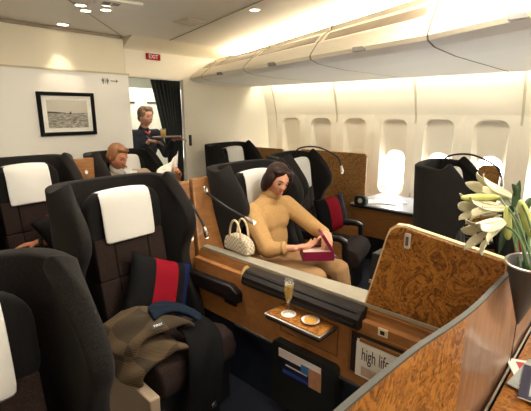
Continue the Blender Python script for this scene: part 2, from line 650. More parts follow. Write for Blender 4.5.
ys = [4.28, 3.95, 2.95, 1.95, .95, -.05, -1.05, -2.05]
bin_labels = ['short white overhead locker end beside the bulkhead', 'overhead locker nearest the bulkhead, with small latch', 'overhead locker second from the bulkhead, with small latch',
              'overhead locker next left of the one cut by the top right corner', 'large overhead locker cut off by the top right corner', 'overhead locker ahead of the frame', 'overhead locker ahead of the frame']
for bi in range(5):
    ya, yb = ys[bi]-.007, ys[bi+1]+.007
    n = 6
    t = thing('overhead_locker', bin_labels[bi], 'overhead locker', (lerp_path(edge, (ya+yb)/2), (ya+yb)/2, 2.05), 0, 'overhead lockers')
    bm = newbm(); bm2 = newbm()
    prev = None
    for i in range(n+1):
        y = ya+(yb-ya)*i/n
        s = bin_sec(y)
        cur = [bm.verts.new((x, y, z)) for x, z in s]
        if prev:
            for j in range(len(s)-1):
                f = bm.faces.new((prev[j], prev[j+1], cur[j+1], cur[j]))
                f.material_index = 1 if j < 8 else 0
        else:
            first = cur
        prev = cur
    bm.faces.new(first).material_index = 2; bm.faces.new(prev[::-1]).material_index = 2
    obj('locker_body', bm, None, t, world=True, mats=[bin_m, bin_c, dark_seam])
    # recessed grip strip on the face
    bm = newbm(); prev = None
    for i in range(n+1):
        y = ya-.05+(yb-ya+.10)*i/n
        s = bin_sec(y)
        a = Vector((s[3][0], y, s[3][1])); b = Vector((s[4][0], y, s[4][1]))
        off = Vector((-.004, 0, -.006))
        cur = [bm.verts.new(a+off), bm.verts.new(b+off), bm.verts.new(b-off), bm.verts.new(a-off)]
        if prev:
            for j in range(4):
                bm.faces.new((prev[j], prev[(j+1) % 4], cur[(j+1) % 4], cur[j]))
        prev = cur
    obj('grip_strip', bm, groove, t, world=True)
    ym = (ya+yb)/2
    e = lerp_path(edge, ym)
    if bi > 0:
        bm = newbm()
        box(bm, (e-.012, ym-.05, 2.045), (e+.05, ym+.05, 2.075))
        obj('latch', bm, mat('latch_grey', (.25, .24, .22), .4), t, world=True, bevel=.004)
    if bi == 3 or bi == 4:
        s = bin_sec(ys[bi]-.16)
        p = Vector((s[3][0]*.5+s[4][0]*.5-.008, ys[bi]-.16, (s[3][1]+s[4][1])/2-.012))
        dirx = Vector((lerp_path(topl, ys[bi]-.3)-lerp_path(topl, ys[bi]), -.3, 0))
        text_mesh('3', .05, frameM(p, dirx, (s[3][0]-s[4][0], 0, s[3][1]-s[4][1])), black_m, 'row_number', t)
        for q in (.05, .075):
            pp = p + dirx.normalized()*q
            text_mesh('K' if q < .06 else 'H', .028, frameM(pp, dirx, (s[3][0]-s[4][0], 0, s[3][1]-s[4][1])), black_m, 'seat_letter', t)
for q_, yq in enumerate(ys[1:6]):
    sec = [(x+.012, z+.006) for x, z in bin_sec(yq)]
    bm = newbm(); prism(bm, [(x, yq-.02, z) for x, z in sec], (0, .04, 0))
    tag(obj('locker_joint', bm, dark_seam), 'dark joint line between two overhead lockers, number %s from the bulkhead' % ('one', 'two', 'three', 'four', 'five')[q_], 'joint', 'joints between the overhead lockers')
# cove lamp along the top of the lockers
lamp_w = mat('cove_lamp', (1, .95, .85), .5, emit=(1.0, .91, .77), es=19)
bm = newbm(); prev = None
for i in range(15):
    y = 4.1-(6.4)*i/14
    x = lerp_path(topl, y)+.16
    cur = [bm.verts.new((x, y, 2.385)), bm.verts.new((x+.07, y, 2.39)), bm.verts.new((x+.07, y, 2.40)), bm.verts.new((x, y, 2.40))]
    if prev:
        for j in range(4):
            bm.faces.new((prev[j], prev[(j+1) % 4], cur[(j+1) % 4], cur[j]))
    prev = cur
tag(obj('cove_lamp', bm, lamp_w), 'long glowing cove lamp on top of the overhead lockers', 'lamp')
bm = newbm()
box(bm, (4.43, -2.4, 2.085), (4.47, 4.2, 2.10))
tag(obj('wall_wash_lamp', bm, mat('wash_lamp', (1, .95, .85), .5, emit=(1.0, .94, .80), es=14)), 'thin glowing strip lamp under the lockers along the window wall', 'lamp')

bm = newbm(); prism(bm, [(XL, YN, 2.0), (-1.0, YN, 2.05), (-1.05, YN, 2.28), (XL, YN, 2.3)], (0, 6.6, 0)); struct('trim_21', bm, cream)  # unseen locker shelf added to carry the fill strip
bm = newbm(); box(bm, (-1.35, -2.4, 2.31), (-1.25, 3.9, 2.33))  # unseen uplight strip added to lift the ceiling
tag(obj('cove_lamp', bm, lamp_w), 'glowing strip added on the unseen side of the cabin to light the ceiling', 'lamp')
# ------------------------------------------------------------ ceiling fittings
disc_em = mat('downlight_glow', (1, 1, 1), .5, emit=(1, .9, .7), es=7)
spots = [((1.50, 3.28), 'left'), ((1.60, 3.42), 'rear'), ((1.63, 3.12), 'front'), ((1.70, 3.28), 'right')]
for (x, y), wd in spots:
    t = thing('ceiling_downlight', 'round ceiling downlight, the %s one of the cluster of four' % {'left': 'upper left', 'rear': 'lower left', 'front': 'upper right', 'right': 'lower right'}[wd], 'ceiling light', (x, y, H), 0, 'cluster of four ceiling downlights')
    bm = newbm(); lathe(bm, [(.048, .0), (.05, -.008), (.04, -.01), (.04, -.002)], 24, Matrix.Translation((0, 0, 0))); obj('bezel', bm, cream, t)
    bm = newbm(); lathe(bm, [(0.0001, -.004), (.04, -.004), (.04, -.001), (.0001, -.001)], 24); obj('lens', bm, disc_em, t)
t = thing('ceiling_downlight', 'single round downlight in the ceiling above the seated woman', 'ceiling light', (2.5, 2.4, H))
bm = newbm(); lathe(bm, [(.048, .0), (.05, -.008), (.04, -.01), (.04, -.002)], 24); obj('bezel', bm, cream, t)
bm = newbm(); lathe(bm, [(0.0001, -.004), (.04, -.004), (.04, -.001), (.0001, -.001)], 24); obj('lens', bm, disc_em, t)
t = thing('ceiling_sign_panel', 'white ceiling unit with small dark pictograms beside the four downlights', 'ceiling panel', (1.66, 3.0, H), R(-12))
bm = newbm(); box(bm, (-.16, -.08, -.022), (.16, .08, 0)); obj('housing', bm, bin_m, t, bevel=.006)
bm = newbm()
for x in (-.09, -.02):
    box(bm, (x-.025, -.035, -.025), (x+.025, .035, -.021))
obj('pictogram', bm, mat('sign_grey', (.22, .2, .18), .5), t)
t = thing('ceiling_downlight', 'recessed wall-washing downlight above the framed picture', 'ceiling light', (1.69, 4.1, H))
bm = newbm(); lathe(bm, [(.068, .0), (.07, -.008), (.05, -.01), (.05, -.002)], 24); obj('bezel', bm, cream, t)
bm = newbm(); lathe(bm, [(0.0001, -.004), (.05, -.004), (.05, -.001), (.0001, -.001)], 24); obj('lens', bm, disc_em, t)
bm = newbm()
box(bm, (-.11, -.11, -.006), (.11, .11, 0))
for k in range(5):
    box(bm, (-.09, -.085+k*.038, -.009), (.09, -.07+k*.038, -.006))
o = obj('ceiling_vent', bm, mat('vent_beige', (.56, .49, .42), .6)); o.location = (2.44, 3.16, H); tag(o, 'square beige air vent in the ceiling', 'vent')

# ------------------------------------------------------------ bulkhead picture, signs
YB = D-.05
t = thing('framed_picture', 'black framed black-and-white photograph of the sea on the bulkhead', 'picture', (1.705, YB, 1.63))
bm = newbm()
for a, b in (((-.275, -.21), (.275, -.175)), ((-.275, .175), (.275, .21)), ((-.275, -.175), (-.24, .175)), ((.24, -.175), (.275, .175))):
    box(bm, (a[0], -.025, a[1]), (b[0], 0, b[1]))
obj('frame', bm, mat('frame_black', (.004, .004, .004), .6, spec=.1), t, bevel=.002)
bm = newbm(); box(bm, (-.245, -.012, -.18), (.245, -.002, .18)); obj('mat_board', bm, white_p, t)
seam = bpy.data.materials.new('sea_photo'); seam.use_nodes = True
nt = seam.node_tree; b = nt.nodes['Principled BSDF']
tc = nt.nodes.new('ShaderNodeTexCoord'); mp = nt.nodes.new('ShaderNodeMapping'); mp.inputs['Scale'].default_value = (30, 30, 160)
n = nt.nodes.new('ShaderNodeTexNoise'); n.inputs['Scale'].default_value = 1.2; n.inputs['Detail'].default_value = 5
nt.links.new(tc.outputs['Object'], mp.inputs[0]); nt.links.new(mp.outputs[0], n.inputs['Vector'])
r = ramp(nt, n.outputs['Fac'], [(.35, (.10, .095, .08)), (.6, (.42, .40, .35)), (.7, (.7, .68, .62))])
nt.links.new(r.outputs[0], b.inputs['Base Color']); b.inputs['Roughness'].default_value = .4
bm = newbm(); box(bm, (-.195, -.0145, -.135), (.195, -.012, .01)); obj('sea_print', bm, seam, t)
bm = newbm(); box(bm, (-.195, -.0145, .01), (.195, -.012, .135)); obj('sky_print', bm, mat('print_sky', (.50, .48, .42), .4, var=(6, .08)), t)
bm = newbm()
prism(bm, [(-.195, -.0148, .006), (-.02, -.0148, .006), (-.02, -.0148, .012), (-.12, -.0148, .022), (-.195, -.0148, .026)], (0, .002, 0))
prism(bm, [(.01, -.0148, .0), (.035, -.0148, .0), (.04, -.0148, .012), (.0, -.0148, .01)], (0, .002, 0))
prism(bm, [(.012, -.0148, .01), (.03, -.0148, .03), (.03, -.0148, .012)], (0, .002, 0))
obj('boat_and_shore_print', bm, mat('print_dark', (.05, .05, .045), .4), t)

t = thing('exit_sign', 'small red EXIT sign above the curtained doorway', 'sign', (2.76, D, 2.275))
bm = newbm(); box(bm, (-.095, -.012, -.035), (.095, 0, .035)); obj('sign_plate', bm, mat('exit_red', (.42, .008, .006), .5, spec=.1), t, bevel=.003)
text_mesh('EXIT', .062, frameM((0, -.0135, 0), (1, 0, 0), (0, 0, 1)), mat('sign_white', (.9, .9, .88), .4), 'lettering', t, world=False)
t = thing('toilet_sign', 'small dark toilet pictogram with arrow on the bulkhead', 'sign', (2.19, YB, 1.975))
bm = newbm()
for x in (-.085, -.035):
    box(bm, (x-.004, -.003, -.035), (x+.004, 0, -.008)); box(bm, (x-.012, -.003, -.01), (x+.012, 0, .014)); box(bm, (x-.005, -.003, .018), (x+.005, 0, .028))
box(bm, (-.062, -.003, -.03), (-.059, 0, .03))
box(bm, (.0, -.003, -.004), (.07, 0, .004))
prism(bm, [(.06, -.003, .018), (.085, -.003, 0), (.06, -.003, -.018), (.068, -.003, 0)], (0, .003, 0))
obj('pictogram', bm, mat('sign_dark', (.12, .11, .1), .5), t)
bm = newbm(); box(bm, (3.225, D-.04, 1.22), (3.245, D, 1.36)); 
tag(obj('curtain_holder', bm, mat('holder_dark', (.05, .05, .06), .5), bevel=.005), 'slim dark curtain strap on the doorway edge', 'strap')

# curtain
bm = newbm()
prev = None
NZ, NX = 14, 60
for j in range(NZ+1):
    z = 2.03 - (2.03-.02)*j/NZ
    x0 = 2.76 + .20*min(1, (2.03-z)/.9) ; x1 = 3.17
    row = []
    for i in range(NX+1):
        u = i/NX
        x = x0+(x1-x0)*u
        y = D+.085 + .030*math.sin(u*2*PI*8+.4*math.sin(z*3)) + .01*math.sin(u*40+z*2)
        row.append(bm.verts.new((x, y, z)))
    if prev:
        for i in range(NX):
            bm.faces.new((prev[i], row[i], row[i+1], prev[i+1]))
    prev = row
tag(obj('door_curtain', bm, mat('curtain_black', (.014, .017, .016), .85), smooth=True, solid=.004), 'gathered black curtain drawn to the right of the doorway', 'curtain')
bm = newbm(); tube(bm, [(2.42, D+.085, 2.04), (3.16, D+.085, 2.04)], .008); tag(obj('curtain_rail', bm, silver), 'thin metal rail holding the doorway curtain', 'rail')
# galley cupboards and bright far door window
t = thing('galley_cupboard', 'pale green-grey galley cupboard beyond the doorway', 'cupboard', (3.3, 5.9, 0))
bm = newbm(); box(bm, (2.4, 5.6, 0), (3.86, 6.19, 2.0)); obj('carcass', bm, mat('galley_grey', (.60, .63, .56), .5), t, world=True)
for x0 in (2.43, 2.92, 3.4):
    bm = newbm(); box(bm, (x0, 5.58, .1), (x0+.44, 5.6, 1.95)); d = obj('cupboard_door', bm, mat('galley_door', (.68, .70, .64), .45), t, world=True, bevel=.005)
    bm = newbm(); box(bm, (x0+.03, 5.565, 1.78), (x0+.3, 5.58, 1.80)); obj('door_handle', bm, black_m, d, world=False)
t = thing('galley_light_panel', 'bright white lit panel beyond the doorway behind the attendant', 'light panel', (4.2, 5.6, 1.0))
bm = newbm(); box(bm, (3.95, 5.58, .9), (4.70, 5.60, 2.0)); obj('diffuser', bm, mat('lit_white', (1, 1, 1), .5, emit=(1, .97, .9), es=2.2), t, world=True)
bm = newbm(); box(bm, (3.90, 5.60, .85), (4.74, 5.63, 2.05)); obj('frame', bm, cream, t, world=True)


# ------------------------------------------------------------ seats
def shell_bm():
    bm = newbm()
    w, yb, rc = .315, .34, .14
    rows = [(.18, .40), (.45, .38), (.62, .29), (.75, .25), (.86, .30), (.94, .355), (1.02, .385), (1.09, .38), (1.15, .35), (1.195, .30), (1.23, .24), (1.255, .18), (1.27, .14)]
    prev = None
    for z, e in rows:
        pts = []
        drop = 0
        rr = rc
        # left wing front -> back -> right wing front
        n1 = 5
        flare = .035*max(0, (z-.7)/.5)
        yf = yb-max(e, rr+.01)
        for i in range(n1):
            t = i/n1
            y = yf+(yb-rr-yf)*t
            pts.append((-w+flare*(1-t)**2, y))
        for k in range(7):
            a = R(180-90*k/6)
            pts.append((-w+rr+rr*math.cos(a), yb-rr+rr*math.sin(a)))
        for k in range(1, 6):
            pts.append((-w+rr+(2*w-2*rr)*k/6, yb+.012*math.sin(PI*k/6)))
        for k in range(7):
            a = R(90-90*k/6)
            pts.append((w-rr+rr*math.cos(a), yb-rr+rr*math.sin(a)))
        for i in range(1, n1+1):
            t = i/n1
            y = (yb-rr)+(yf-(yb-rr))*t
            pts.append((w-flare*t**2, y))
        row = []
        cnt = len(pts)
        for i, (x, y) in enumerate(pts):
            lean = .05*(z-.4)
            fwd = max(0, (yb-.05-y)/.36)
            dz = -.115*min(1, fwd)**1.3*max(0, (z-.85)/.42)
            row.append(bm.verts.new((x, y+lean, z+dz)))
        if prev:
            for i in range(cnt-1):
                bm.faces.new((prev[i], prev[i+1], row[i+1], row[i]))
        prev = row
    return bm


def pads_bm(w, h, th, cols, rws, gap=.006):
    """padded panel split into pads; in local x,z plane facing -y, origin at the bottom centre"""
    bm = newbm()
    x = -w/2
    for cw in cols:
        cw2 = cw*w
        z = 0
        for rh in rws:
            rh2 = rh*h
            box(bm, (x+gap/2, -th, z+gap/2), (x+cw2-gap/2, 0, z+rh2-gap/2))
            z += rh2
        x += cw2
    box(bm, (-w/2+.01, -th*.7, .01), (w/2-.01, .01, h-.01))
    return bm


def gooseneck(parent, pts, tipdir, world=False, name='reading_lamp'):
    path = bez(pts, 8)
    bm = newbm(); tube(bm, path, .008, 8)
    l = obj(name, bm, black_m, parent, smooth=True, world=world)
    e = path[-1]; d = Vector(tipdir).normalized()
    bm = newbm(); tube(bm, [e-d*.01, e+d*.015, e+d*.05, e+d*.065], [.010, .014, .017, .013], 12)
    s = obj('lamp_head', bm, silver, l, smooth=True)
    bm = newbm(); tube(bm, [e+d*.0655, e+d*.067], [.010, .010], 10)
    obj('lamp_lens', bm, disc_em, l)
    return l


def make_seat(label, loc, rz, arms=(-1, 1), group='first-class seats'):
    t = thing('cabin_seat', label, 'seat', loc, rz, group)
    o = obj('seat_shell', shell_bm(), shell_m, t, smooth=True)
    s = o.modifiers.new('solid', 'SOLIDIFY'); s.thickness = .072; s.offset = -1
    b = o.modifiers.new('sub', 'SUBSURF'); b.levels = 2; b.render_levels = 2
    # seam piping round the wing
    lean = Matrix.Translation((0, .17, .44)) @ Matrix.Rotation(R(-9), 4, 'X')
    bm = pads_bm(.44, .52, .10, (.26, .48, .26), (.55, .45), .003)
    bm.transform(lean)
    obj('backrest', bm, seat_m, t, bevel=.008, seg=3, smooth=True)
    # dark head pad
    bm = newbm()
    M2 = Matrix.Translation((0, .235, .90)) @ Matrix.Rotation(R(-4), 4, 'X')
    prism(bm, [(x, 0, z) for x, z in rrect(0, .155, .235, .165, .11, 6)], (0, -.075, 0))
    bm.transform(M2)
    hp = obj('head_pad', bm, pad_m, t, bevel=.022, seg=4, smooth=True)
    # white headrest cover: cloth draped over the top of the pad
    bm = newbm()
    prev = None
    prof_c = [(.02, .25), (.015, .318), (-.03, .332), (-.072, .325), (-.088, .28), (-.094, .20), (-.098, .10), (-.100, .03)]
    for (yy, zz) in prof_c:
        row = []
        for i in range(13):
            u = -1+2*i/12
            k = .012*(1-u*u)
            droop = -.012*u*u*(1 if zz > .2 else .3)
            row.append(bm.verts.new(M2 @ Vector((u*.158, yy-k, zz+droop))))
        if prev:
            for i in range(12):
                bm.faces.new((prev[i], prev[i+1], row[i+1], row[i]))
        prev = row
    obj('headrest_cover', bm, white_cloth, t, smooth=True, solid=.006, sub=1)
    # seat cushion with a rolled front
    bm = newbm()
    prof_s = [(.20, .30), (.20, .46), (.0, .455), (-.18, .465), (-.25, .455), (-.265, .445), (-.28, .46), (-.36, .475), (-.43, .45), (-.46, .38), (-.44, .30)]
    prism(bm, [(-.245, y, z) for y, z in prof_s], (.49, 0, 0))
    obj('seat_cushion', bm, seat_m, t, bevel=.02, seg=4, smooth=True)
    bm = newbm(); box(bm, (-.24, -.40, .02), (.24, .24, .30)); obj('seat_base', bm, black_m, t, bevel=.01)
    for s in arms:
        bm = newbm()
        prism(bm, [(s*.262, y, z) for y, z in ((.18, .52), (.18, .61), (-.30, .60), (-.36, .57), (-.37, .30), (-.33, .30), (-.32, .54), (-.28, .555))], (s*.055, 0, 0))
        a = obj('armrest', bm, black_leather, t, bevel=.014, seg=3, smooth=True)
        bm = newbm(); box(bm, (min(s*.27, s*.30), -.32, .30), (max(s*.27, s*.30), .18, .54)); obj('arm_panel', bm, wood, a, bevel=.003)
    return t


def pillow(label, M, group=None, w=.40, h=.36, th=.06, stripe=True):
    bm = newbm()
    N = 16
    for sgn in (1, -1):
        g = []
        for i in range(N+1):
            row = []
            for j in range(N+1):
                u, v = -1+2*i/N, -1+2*j/N
                d = th*((1-abs(u)**2.6)*(1-abs(v)**2.6))**.55
                pinch = 1-.07*(1-abs(u)**2)*abs(v)**4
                pin2 = 1-.07*(1-abs(v)**2)*abs(u)**4
                row.append(bm.verts.new((u*w/2*pin2, sgn*d, v*h/2*pinch)))
            g.append(row)
        for i in range(N):
            for j in range(N):
                f = (g[i][j], g[i+1][j], g[i+1][j+1], g[i][j+1])
                bm.faces.new(f if sgn < 0 else f[::-1])
    bmesh.ops.remove_doubles(bm, verts=bm.verts[:], dist=1e-5)
    o = obj('pillow', bm, MAT['pillow_stripe'], smooth=True)
    o.matrix_world = M
    tag(o, label, 'pillow', group)
    return o


stripes('pillow_stripe', 0, [(0, (.006, .006, .007)), (.43, (.23, .004, .014)), (.585, (.006, .006, .007)), (.64, (.008, .014, .07))])

S = {}
S['front'] = make_seat('nearest charcoal seat cut off at the bottom left corner', (.085, .985, 0), R(0))
S['centre'] = make_seat('empty charcoal seat with brown cushions holding the folded blanket', (1.115, 1.92, 0), R(2), arms=())
S['woman'] = make_seat('charcoal seat the woman in the tan sweater sits in', (2.18, 1.88, 0), R(4), arms=(1,))
S['left'] = dup(S['front'], (1.02, 3.2, 0), R(4), 'charcoal seat below the framed picture at the left edge')
S['man'] = dup(S['front'], (2.06, 3.58, 0), R(10), 'charcoal seat the man with the newspaper sits in')
S['rear'] = dup(S['front'], (3.50, 3.52, 0), R(8), 'small distant charcoal seat right of the curtain')
S['window'] = dup(S['front'], (3.08, 2.12, 0), R(16), 'charcoal seat by the window with a striped pillow, behind the woman')
S['right'] = dup(S['front'], (3.30, .80, 0), R(8), 'charcoal seat seen from the side behind the lilies')
S['left'].scale = (1, 1, 1.03)
S['front'].scale = (1, 1, .97)
for k in ('window', 'right'):
    t = S[k]
    gooseneck(t, [(.20, .35, 1.20), (.16, .28, 1.30), (.26, .12, 1.31), (.34, -.05, 1.22), (.355, -.10, 1.12)], (0, -.15, -1))

# ------------------------------------------------------------ console between the centre seat and the woman
CX = 1.50
t = thing('side_console', 'long brown veneered console between the empty seat and the woman', 'console', (1.6, 1.1, 0))
bm = newbm(); box(bm, (CX, .26, .40), (1.70, 2.0, .735)); obj('fascia', bm, wood_face, t, world=True, bevel=.004)
bm = newbm(); box(bm, (CX+.03, .28, 0), (1.69, 1.98, .40)); obj('plinth', bm, mat('plinth_navy', (.012, .018, .035), .6), t, world=True)
bm = newbm(); box(bm, (CX-.008, .30, .395), (CX+.006, 1.62, .407)); obj('base_trim', bm, trim_m, t, world=True)
bm = newbm()
prism(bm, [(1.555, 1.98, .80), (1.60, 1.98, .80), (1.70, .26, .81), (1.545, .26, .80)], (0, 0, -.03))
obj('cap_strip', bm, strip_m, t, world=True, bevel=.003)
bm = newbm(); hexa(bm, [(1.51, 2.0, .67), (1.60, 2.0, .67), (1.60, 2.0, .785), (1.553, 2.0, .785)], [(1.51, .26, .67), (1.72, .26, .67), (1.72, .26, .785), (1.545, .26, .785)])
obj('bevel_rail', bm, wood, t, world=True)
# roll top
bm = newbm()
pr = [(1.555, .695), (1.47, .695), (1.455, .712), (1.462, .75), (1.495, .780), (1.55, .787)]
prism(bm, [(x, .78, z) for x, z in pr], (0, .74, 0))
rtp = obj('roll_top', bm, dark_roll, t, world=True, bevel=.006)
bm = newbm()
for k in range(3):
    prism(bm, [(1.452+k*.014, .80, .722+k*.022), (1.454+k*.014, .80, .732+k*.022), (1.47+k*.014, .80, .724+k*.022)], (0, .70, 0))
obj('slat_edge', bm, black_m, rtp)
bm = newbm()
lathe(bm, [(.0001, 0), (.033, 0), (.035, -.006), (.035, -.01), (.0001, -.01)], 20, Matrix.Translation((1.51, 1.535, .735)) @ Matrix.Rotation(R(-90), 4, 'X') @ Matrix.Diagonal((1.1, 1.7, 1, 1)))
obj('roll_end_cap', bm, mat('pale_wood', (.62, .42, .18), .4), t, world=True)
# lower front shadow rail
bm = newbm(); box(bm, (CX-.015, .30, .64), (CX+.01, .78, .655)); obj('lower_rail', bm, wood, t, world=True)
# leather arm pad behind the roll top
bm = newbm(); prism(bm, [(1.455, y, z) for y, z in ((2.12, .56), (2.12, .645), (1.62, .66), (1.555, .63), (1.555, .56))], (.10, 0, 0))
obj('arm_pad', bm, black_leather, t, world=True, bevel=.015, seg=3, smooth=True)
# buckle-like catch
bm = newbm(); box(bm, (CX-.012, 1.60, .52), (CX, 1.70, .57)); obj('catch', bm, black_m, t, world=True, bevel=.003)
# magazine pocket: rim and dark recess
bm = newbm()
for a, b in (((.50, .455), (.84, .467)), ((.50, .675), (.84, .687)), ((.50, .467), (.512, .675)), ((.828, .467), (.84, .675))):
    box(bm, (CX-.006, a[0], a[1]), (CX+.002, b[0], b[1]))
obj('pocket_rim', bm, wood, t, world=True)
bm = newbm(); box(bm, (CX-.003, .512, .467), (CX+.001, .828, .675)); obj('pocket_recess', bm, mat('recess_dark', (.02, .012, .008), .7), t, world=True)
# socket
bm = newbm(); box(bm, (CX-.008, .655, .70), (CX, .70, .738)); sk = obj('audio_socket', bm, mat('socket_cream', (.72, .66, .50), .4), t, world=True, bevel=.003)
bm = newbm(); box(bm, (CX-.010, .668, .710), (CX-.006, .688, .728)); obj('socket_hole', bm, black_m, sk, world=False)
# tray table
bm = newbm(); prism(bm, [(1.352, 1.245, .665), (1.50, 1.245, .665), (1.50, .905, .665), (1.352, .905, .665)], (0, 0, -.016))
tr = obj('tray_table', bm, silver, t, world=True, bevel=.003)
bm = newbm(); box(bm, (1.362, .915, .6655), (1.495, 1.235, .668)); obj('tray_inlay', bm, burl_m, tr)
bm = newbm(); box(bm, (1.358, .912, .636), (1.50, 1.238, .650)); obj('tray_underside', bm, black_m, tr)
bm = newbm()
for a, b in (((.90, .50), (1.26, .503)), ((.90, .50), (.903, .66)), ((1.257, .50), (1.26, .66))):
    box(bm, (CX-.002, a[0], a[1]), (CX+.002, b[0], b[1]))
obj('tray_door_seam', bm, mat('seam_brown', (.06, .03, .01), .6), t, world=True)
# lower black literature holder
bm = newbm(); prism(bm, [(CX-.045, y, z) for y, z in rrect(1.08, .27, .20, .19, .025, 4)], (.075, 0, 0))
lit = obj('literature_holder', bm, mat('holder_black', (.012, .015, .013), .5), t, world=True)

LH = CX-.046
t = thing('leaflet', 'white, blue and tan leaflet in the black holder below the tray table', 'leaflet', (LH, 1.08, .35))
MF = frameM((LH, 1.08, .34), (0, -1, 0), (0, 0, 1))
def plate(w0, h0, w1, h1, d0, d1):
    bm = newbm(); box(bm, (w0, h0, d0), (w1, h1, d1)); bm.transform(MF); return bm
obj('card', plate(-.15, .042, .12, .09, .0, .003), mat('card_white', (.86, .80, .78), .5), t, world=True)
obj('blue_patch', plate(.0, .012, .05, .06, .003, .0045), mat('card_blue', (.05, .22, .55), .5), t, world=True)
obj('tan_picture', plate(.05, -.045, .125, .06, .003, .005), mat('card_tan', (.60, .30, .16), .5, var=(30, .3)), t, world=True)
obj('navy_cover', plate(-.13, -.05, .05, .04, .0, .0035), mat('card_navy', (.012, .012, .03), .4), t, world=True)
obj('blue_band', plate(-.12, -.042, .045, -.022, .0035, .0045), mat('card_cobalt', (.02, .06, .38), .4), t, world=True)
obj('white_line', plate(-.10, .006, .04, .014, .0035, .0045), MAT['card_white'], t, world=True)

# high life magazines
for k, (dx, dz, a) in enumerate(((.0, .0, 4), (-.004, .012, 2))):
    w = .26
    t = thing('magazine', ('white magazine titled high life at the front of the console pocket' if k == 0 else 'second magazine showing behind the high life one in the pocket'), 'magazine', (CX-.012+k*.005, .665, .47), 0)
    Mg = frameM((CX-.012+k*.005, .665, .55+dz), (0, -1, 0), (0, math.sin(R(a))*.4, 1))
    bm = newbm(); box(bm, (-w/2, -.085, -.002), (w/2, .085, .002)); bm.transform(Mg)
    obj('cover', bm, mat('mag_cover', (.80, .78, .72), .4), t, world=True)
    if k == 0:
        text_mesh('high life', .088, Mg @ Matrix.Translation((-.035, .03, .0025)), mat('mag_ink', (.03, .03, .03), .5), 'title', t, depth=.0005, sx=.5)
        bm = newbm(); box(bm, (-.10, -.075, .002), (-.02, -.03, .003)); bm.transform(Mg)
        obj('cover_photo', bm, mat('mag_pic', (.55, .40, .30), .4, var=(40, .4)), t, world=True)

# glass of champagne
t = thing('champagne_glass', 'tall flute of sparkling wine on the pull-out tray', 'glass', (1.425, 1.145, .668))
bm = newbm()
lathe(bm, [(.0001, 0), (.032, 0), (.030, .003), (.006, .006), (.0035, .012), (.0035, .055), (.010, .066), (.019, .085), (.0235, .115), (.024, .15), (.0215, .185),
           (.0205, .185), (.0230, .15), (.0225, .115), (.018, .087), (.009, .070), (.0001, .066)], 28)
obj('flute', bm, glass, t, smooth=True)
bm = newbm()
lathe(bm, [(.0001, .0675), (.0085, .071), (.0175, .088), (.0218, .115), (.0225, .15), (.0222, .158), (.0001, .158)], 24)
obj('wine', bm, wine_m, t, smooth=True)
# coaster, dish, nuts
bm = newbm(); lathe(bm, [(.0001, 0), (.036, 0), (.038, .001), (.0001, .0012)], 28)
o = obj('coaster', bm, white_p); o.location = (1.425, 1.145, .6672); tag(o, 'round white paper coaster under the champagne flute', 'coaster')
bm = newbm(); lathe(bm, [(.0001, 0), (.028, 0), (.043, .012), (.045, .013), (.044, .015), (.030, .004), (.0001, .003)], 32)
o = obj('nut_dish', bm, mat('porcelain', (.88, .87, .84), .2), smooth=True); o.location = (1.432, 1.015, .668); tag(o, 'small white dish of nuts on the pull-out tray', 'dish')
bm = newbm()
for k in range(150):
    a = random.uniform(0, 2*PI); rr = .030*math.sqrt(random.random()); 
    M = Matrix.Translation((rr*math.cos(a), rr*math.sin(a), .008+.011*(1-(rr/.034)**2)*random.uniform(.5, 1))) @ Euler((random.random()*3, random.random()*3, random.random()*3)).to_matrix().to_4x4() @ Matrix.Diagonal((1, .65, .55, 1))
    bmesh.ops.create_icosphere(bm, subdivisions=1, radius=.0055, matrix=M)
o = obj('mixed_nuts', bm, mat('nuts', (.72, .36, .07), .5, var=(90, .5)), smooth=True); o.location = (1.432, 1.015, .668); tag(o, 'heap of golden roasted nuts in the white dish', 'nuts'); o['kind'] = 'stuff'

# ------------------------------------------------------------ leaning wood side panels with lamps behind the console
def lean_panel(label, bl, br, tl, tr, z0, z1, yb, yt, th=.05, group=None, material=wood):
    loc = ((bl+br)/2, yb+th/2, z0)
    t = thing('divider_panel', label, 'divider panel', loc, 0, group)
    bm = newbm()
    hexa(bm, [(bl, yb, z0), (br, yb, z0), (tr, yt, z1), (tl, yt, z1)], [(bl, yb+th, z0), (br, yb+th, z0), (tr, yt+th, z1), (tl, yt+th, z1)])
    bmesh.ops.recalc_face_normals(bm, faces=bm.faces[:])
    obj('veneer_board', bm, material, t, world=True, bevel=.008)
    return t


def ring(parent, p, nrm, r=.022, sx=.75):
    q = Vector(nrm).to_track_quat('Z', 'Y').to_matrix().to_4x4()
    M = Matrix.Translation(p) @ q @ Matrix.Diagonal((sx, 1.15, 1, 1))
    bm = newbm(); lathe(bm, [(r*.62, -.002), (r, -.002), (r, .004), (r*.8, .007), (r*.62, .004)], 24, M); a = obj('socket_ring', bm, silver, parent, world=True, smooth=True)
    bm = newbm(); lathe(bm, [(.0001, -.001), (r*.62, -.001), (r*.62, .001), (.0001, .001)], 20, M); obj('socket_hole', bm, black_m, a)


def world_goose(parent, pts, tipdir):
    return gooseneck(parent, pts, tipdir, world=True)


nrm = Vector((0, -1, .32)).normalized()
pA = lean_panel('brown panel with a hanging lamp between the empty seat and the dark gap', 1.46, 1.535, 1.50, 1.64, .62, 1.19, 2.02, 2.2, group='veneered panels behind the console')
pB = lean_panel('brown panel with a bent lamp pointing at the woman\'s handbag', 1.56, 1.83, 1.665, 1.97, .70, 1.20, 2.02, 2.2, group='veneered panels behind the console')
bm = newbm(); box(bm, (1.34, 2.1, 0), (1.84, 2.20, .63)); tag(obj('panel_support', bm, black_m), 'black support behind the console under the two brown panels', 'support')

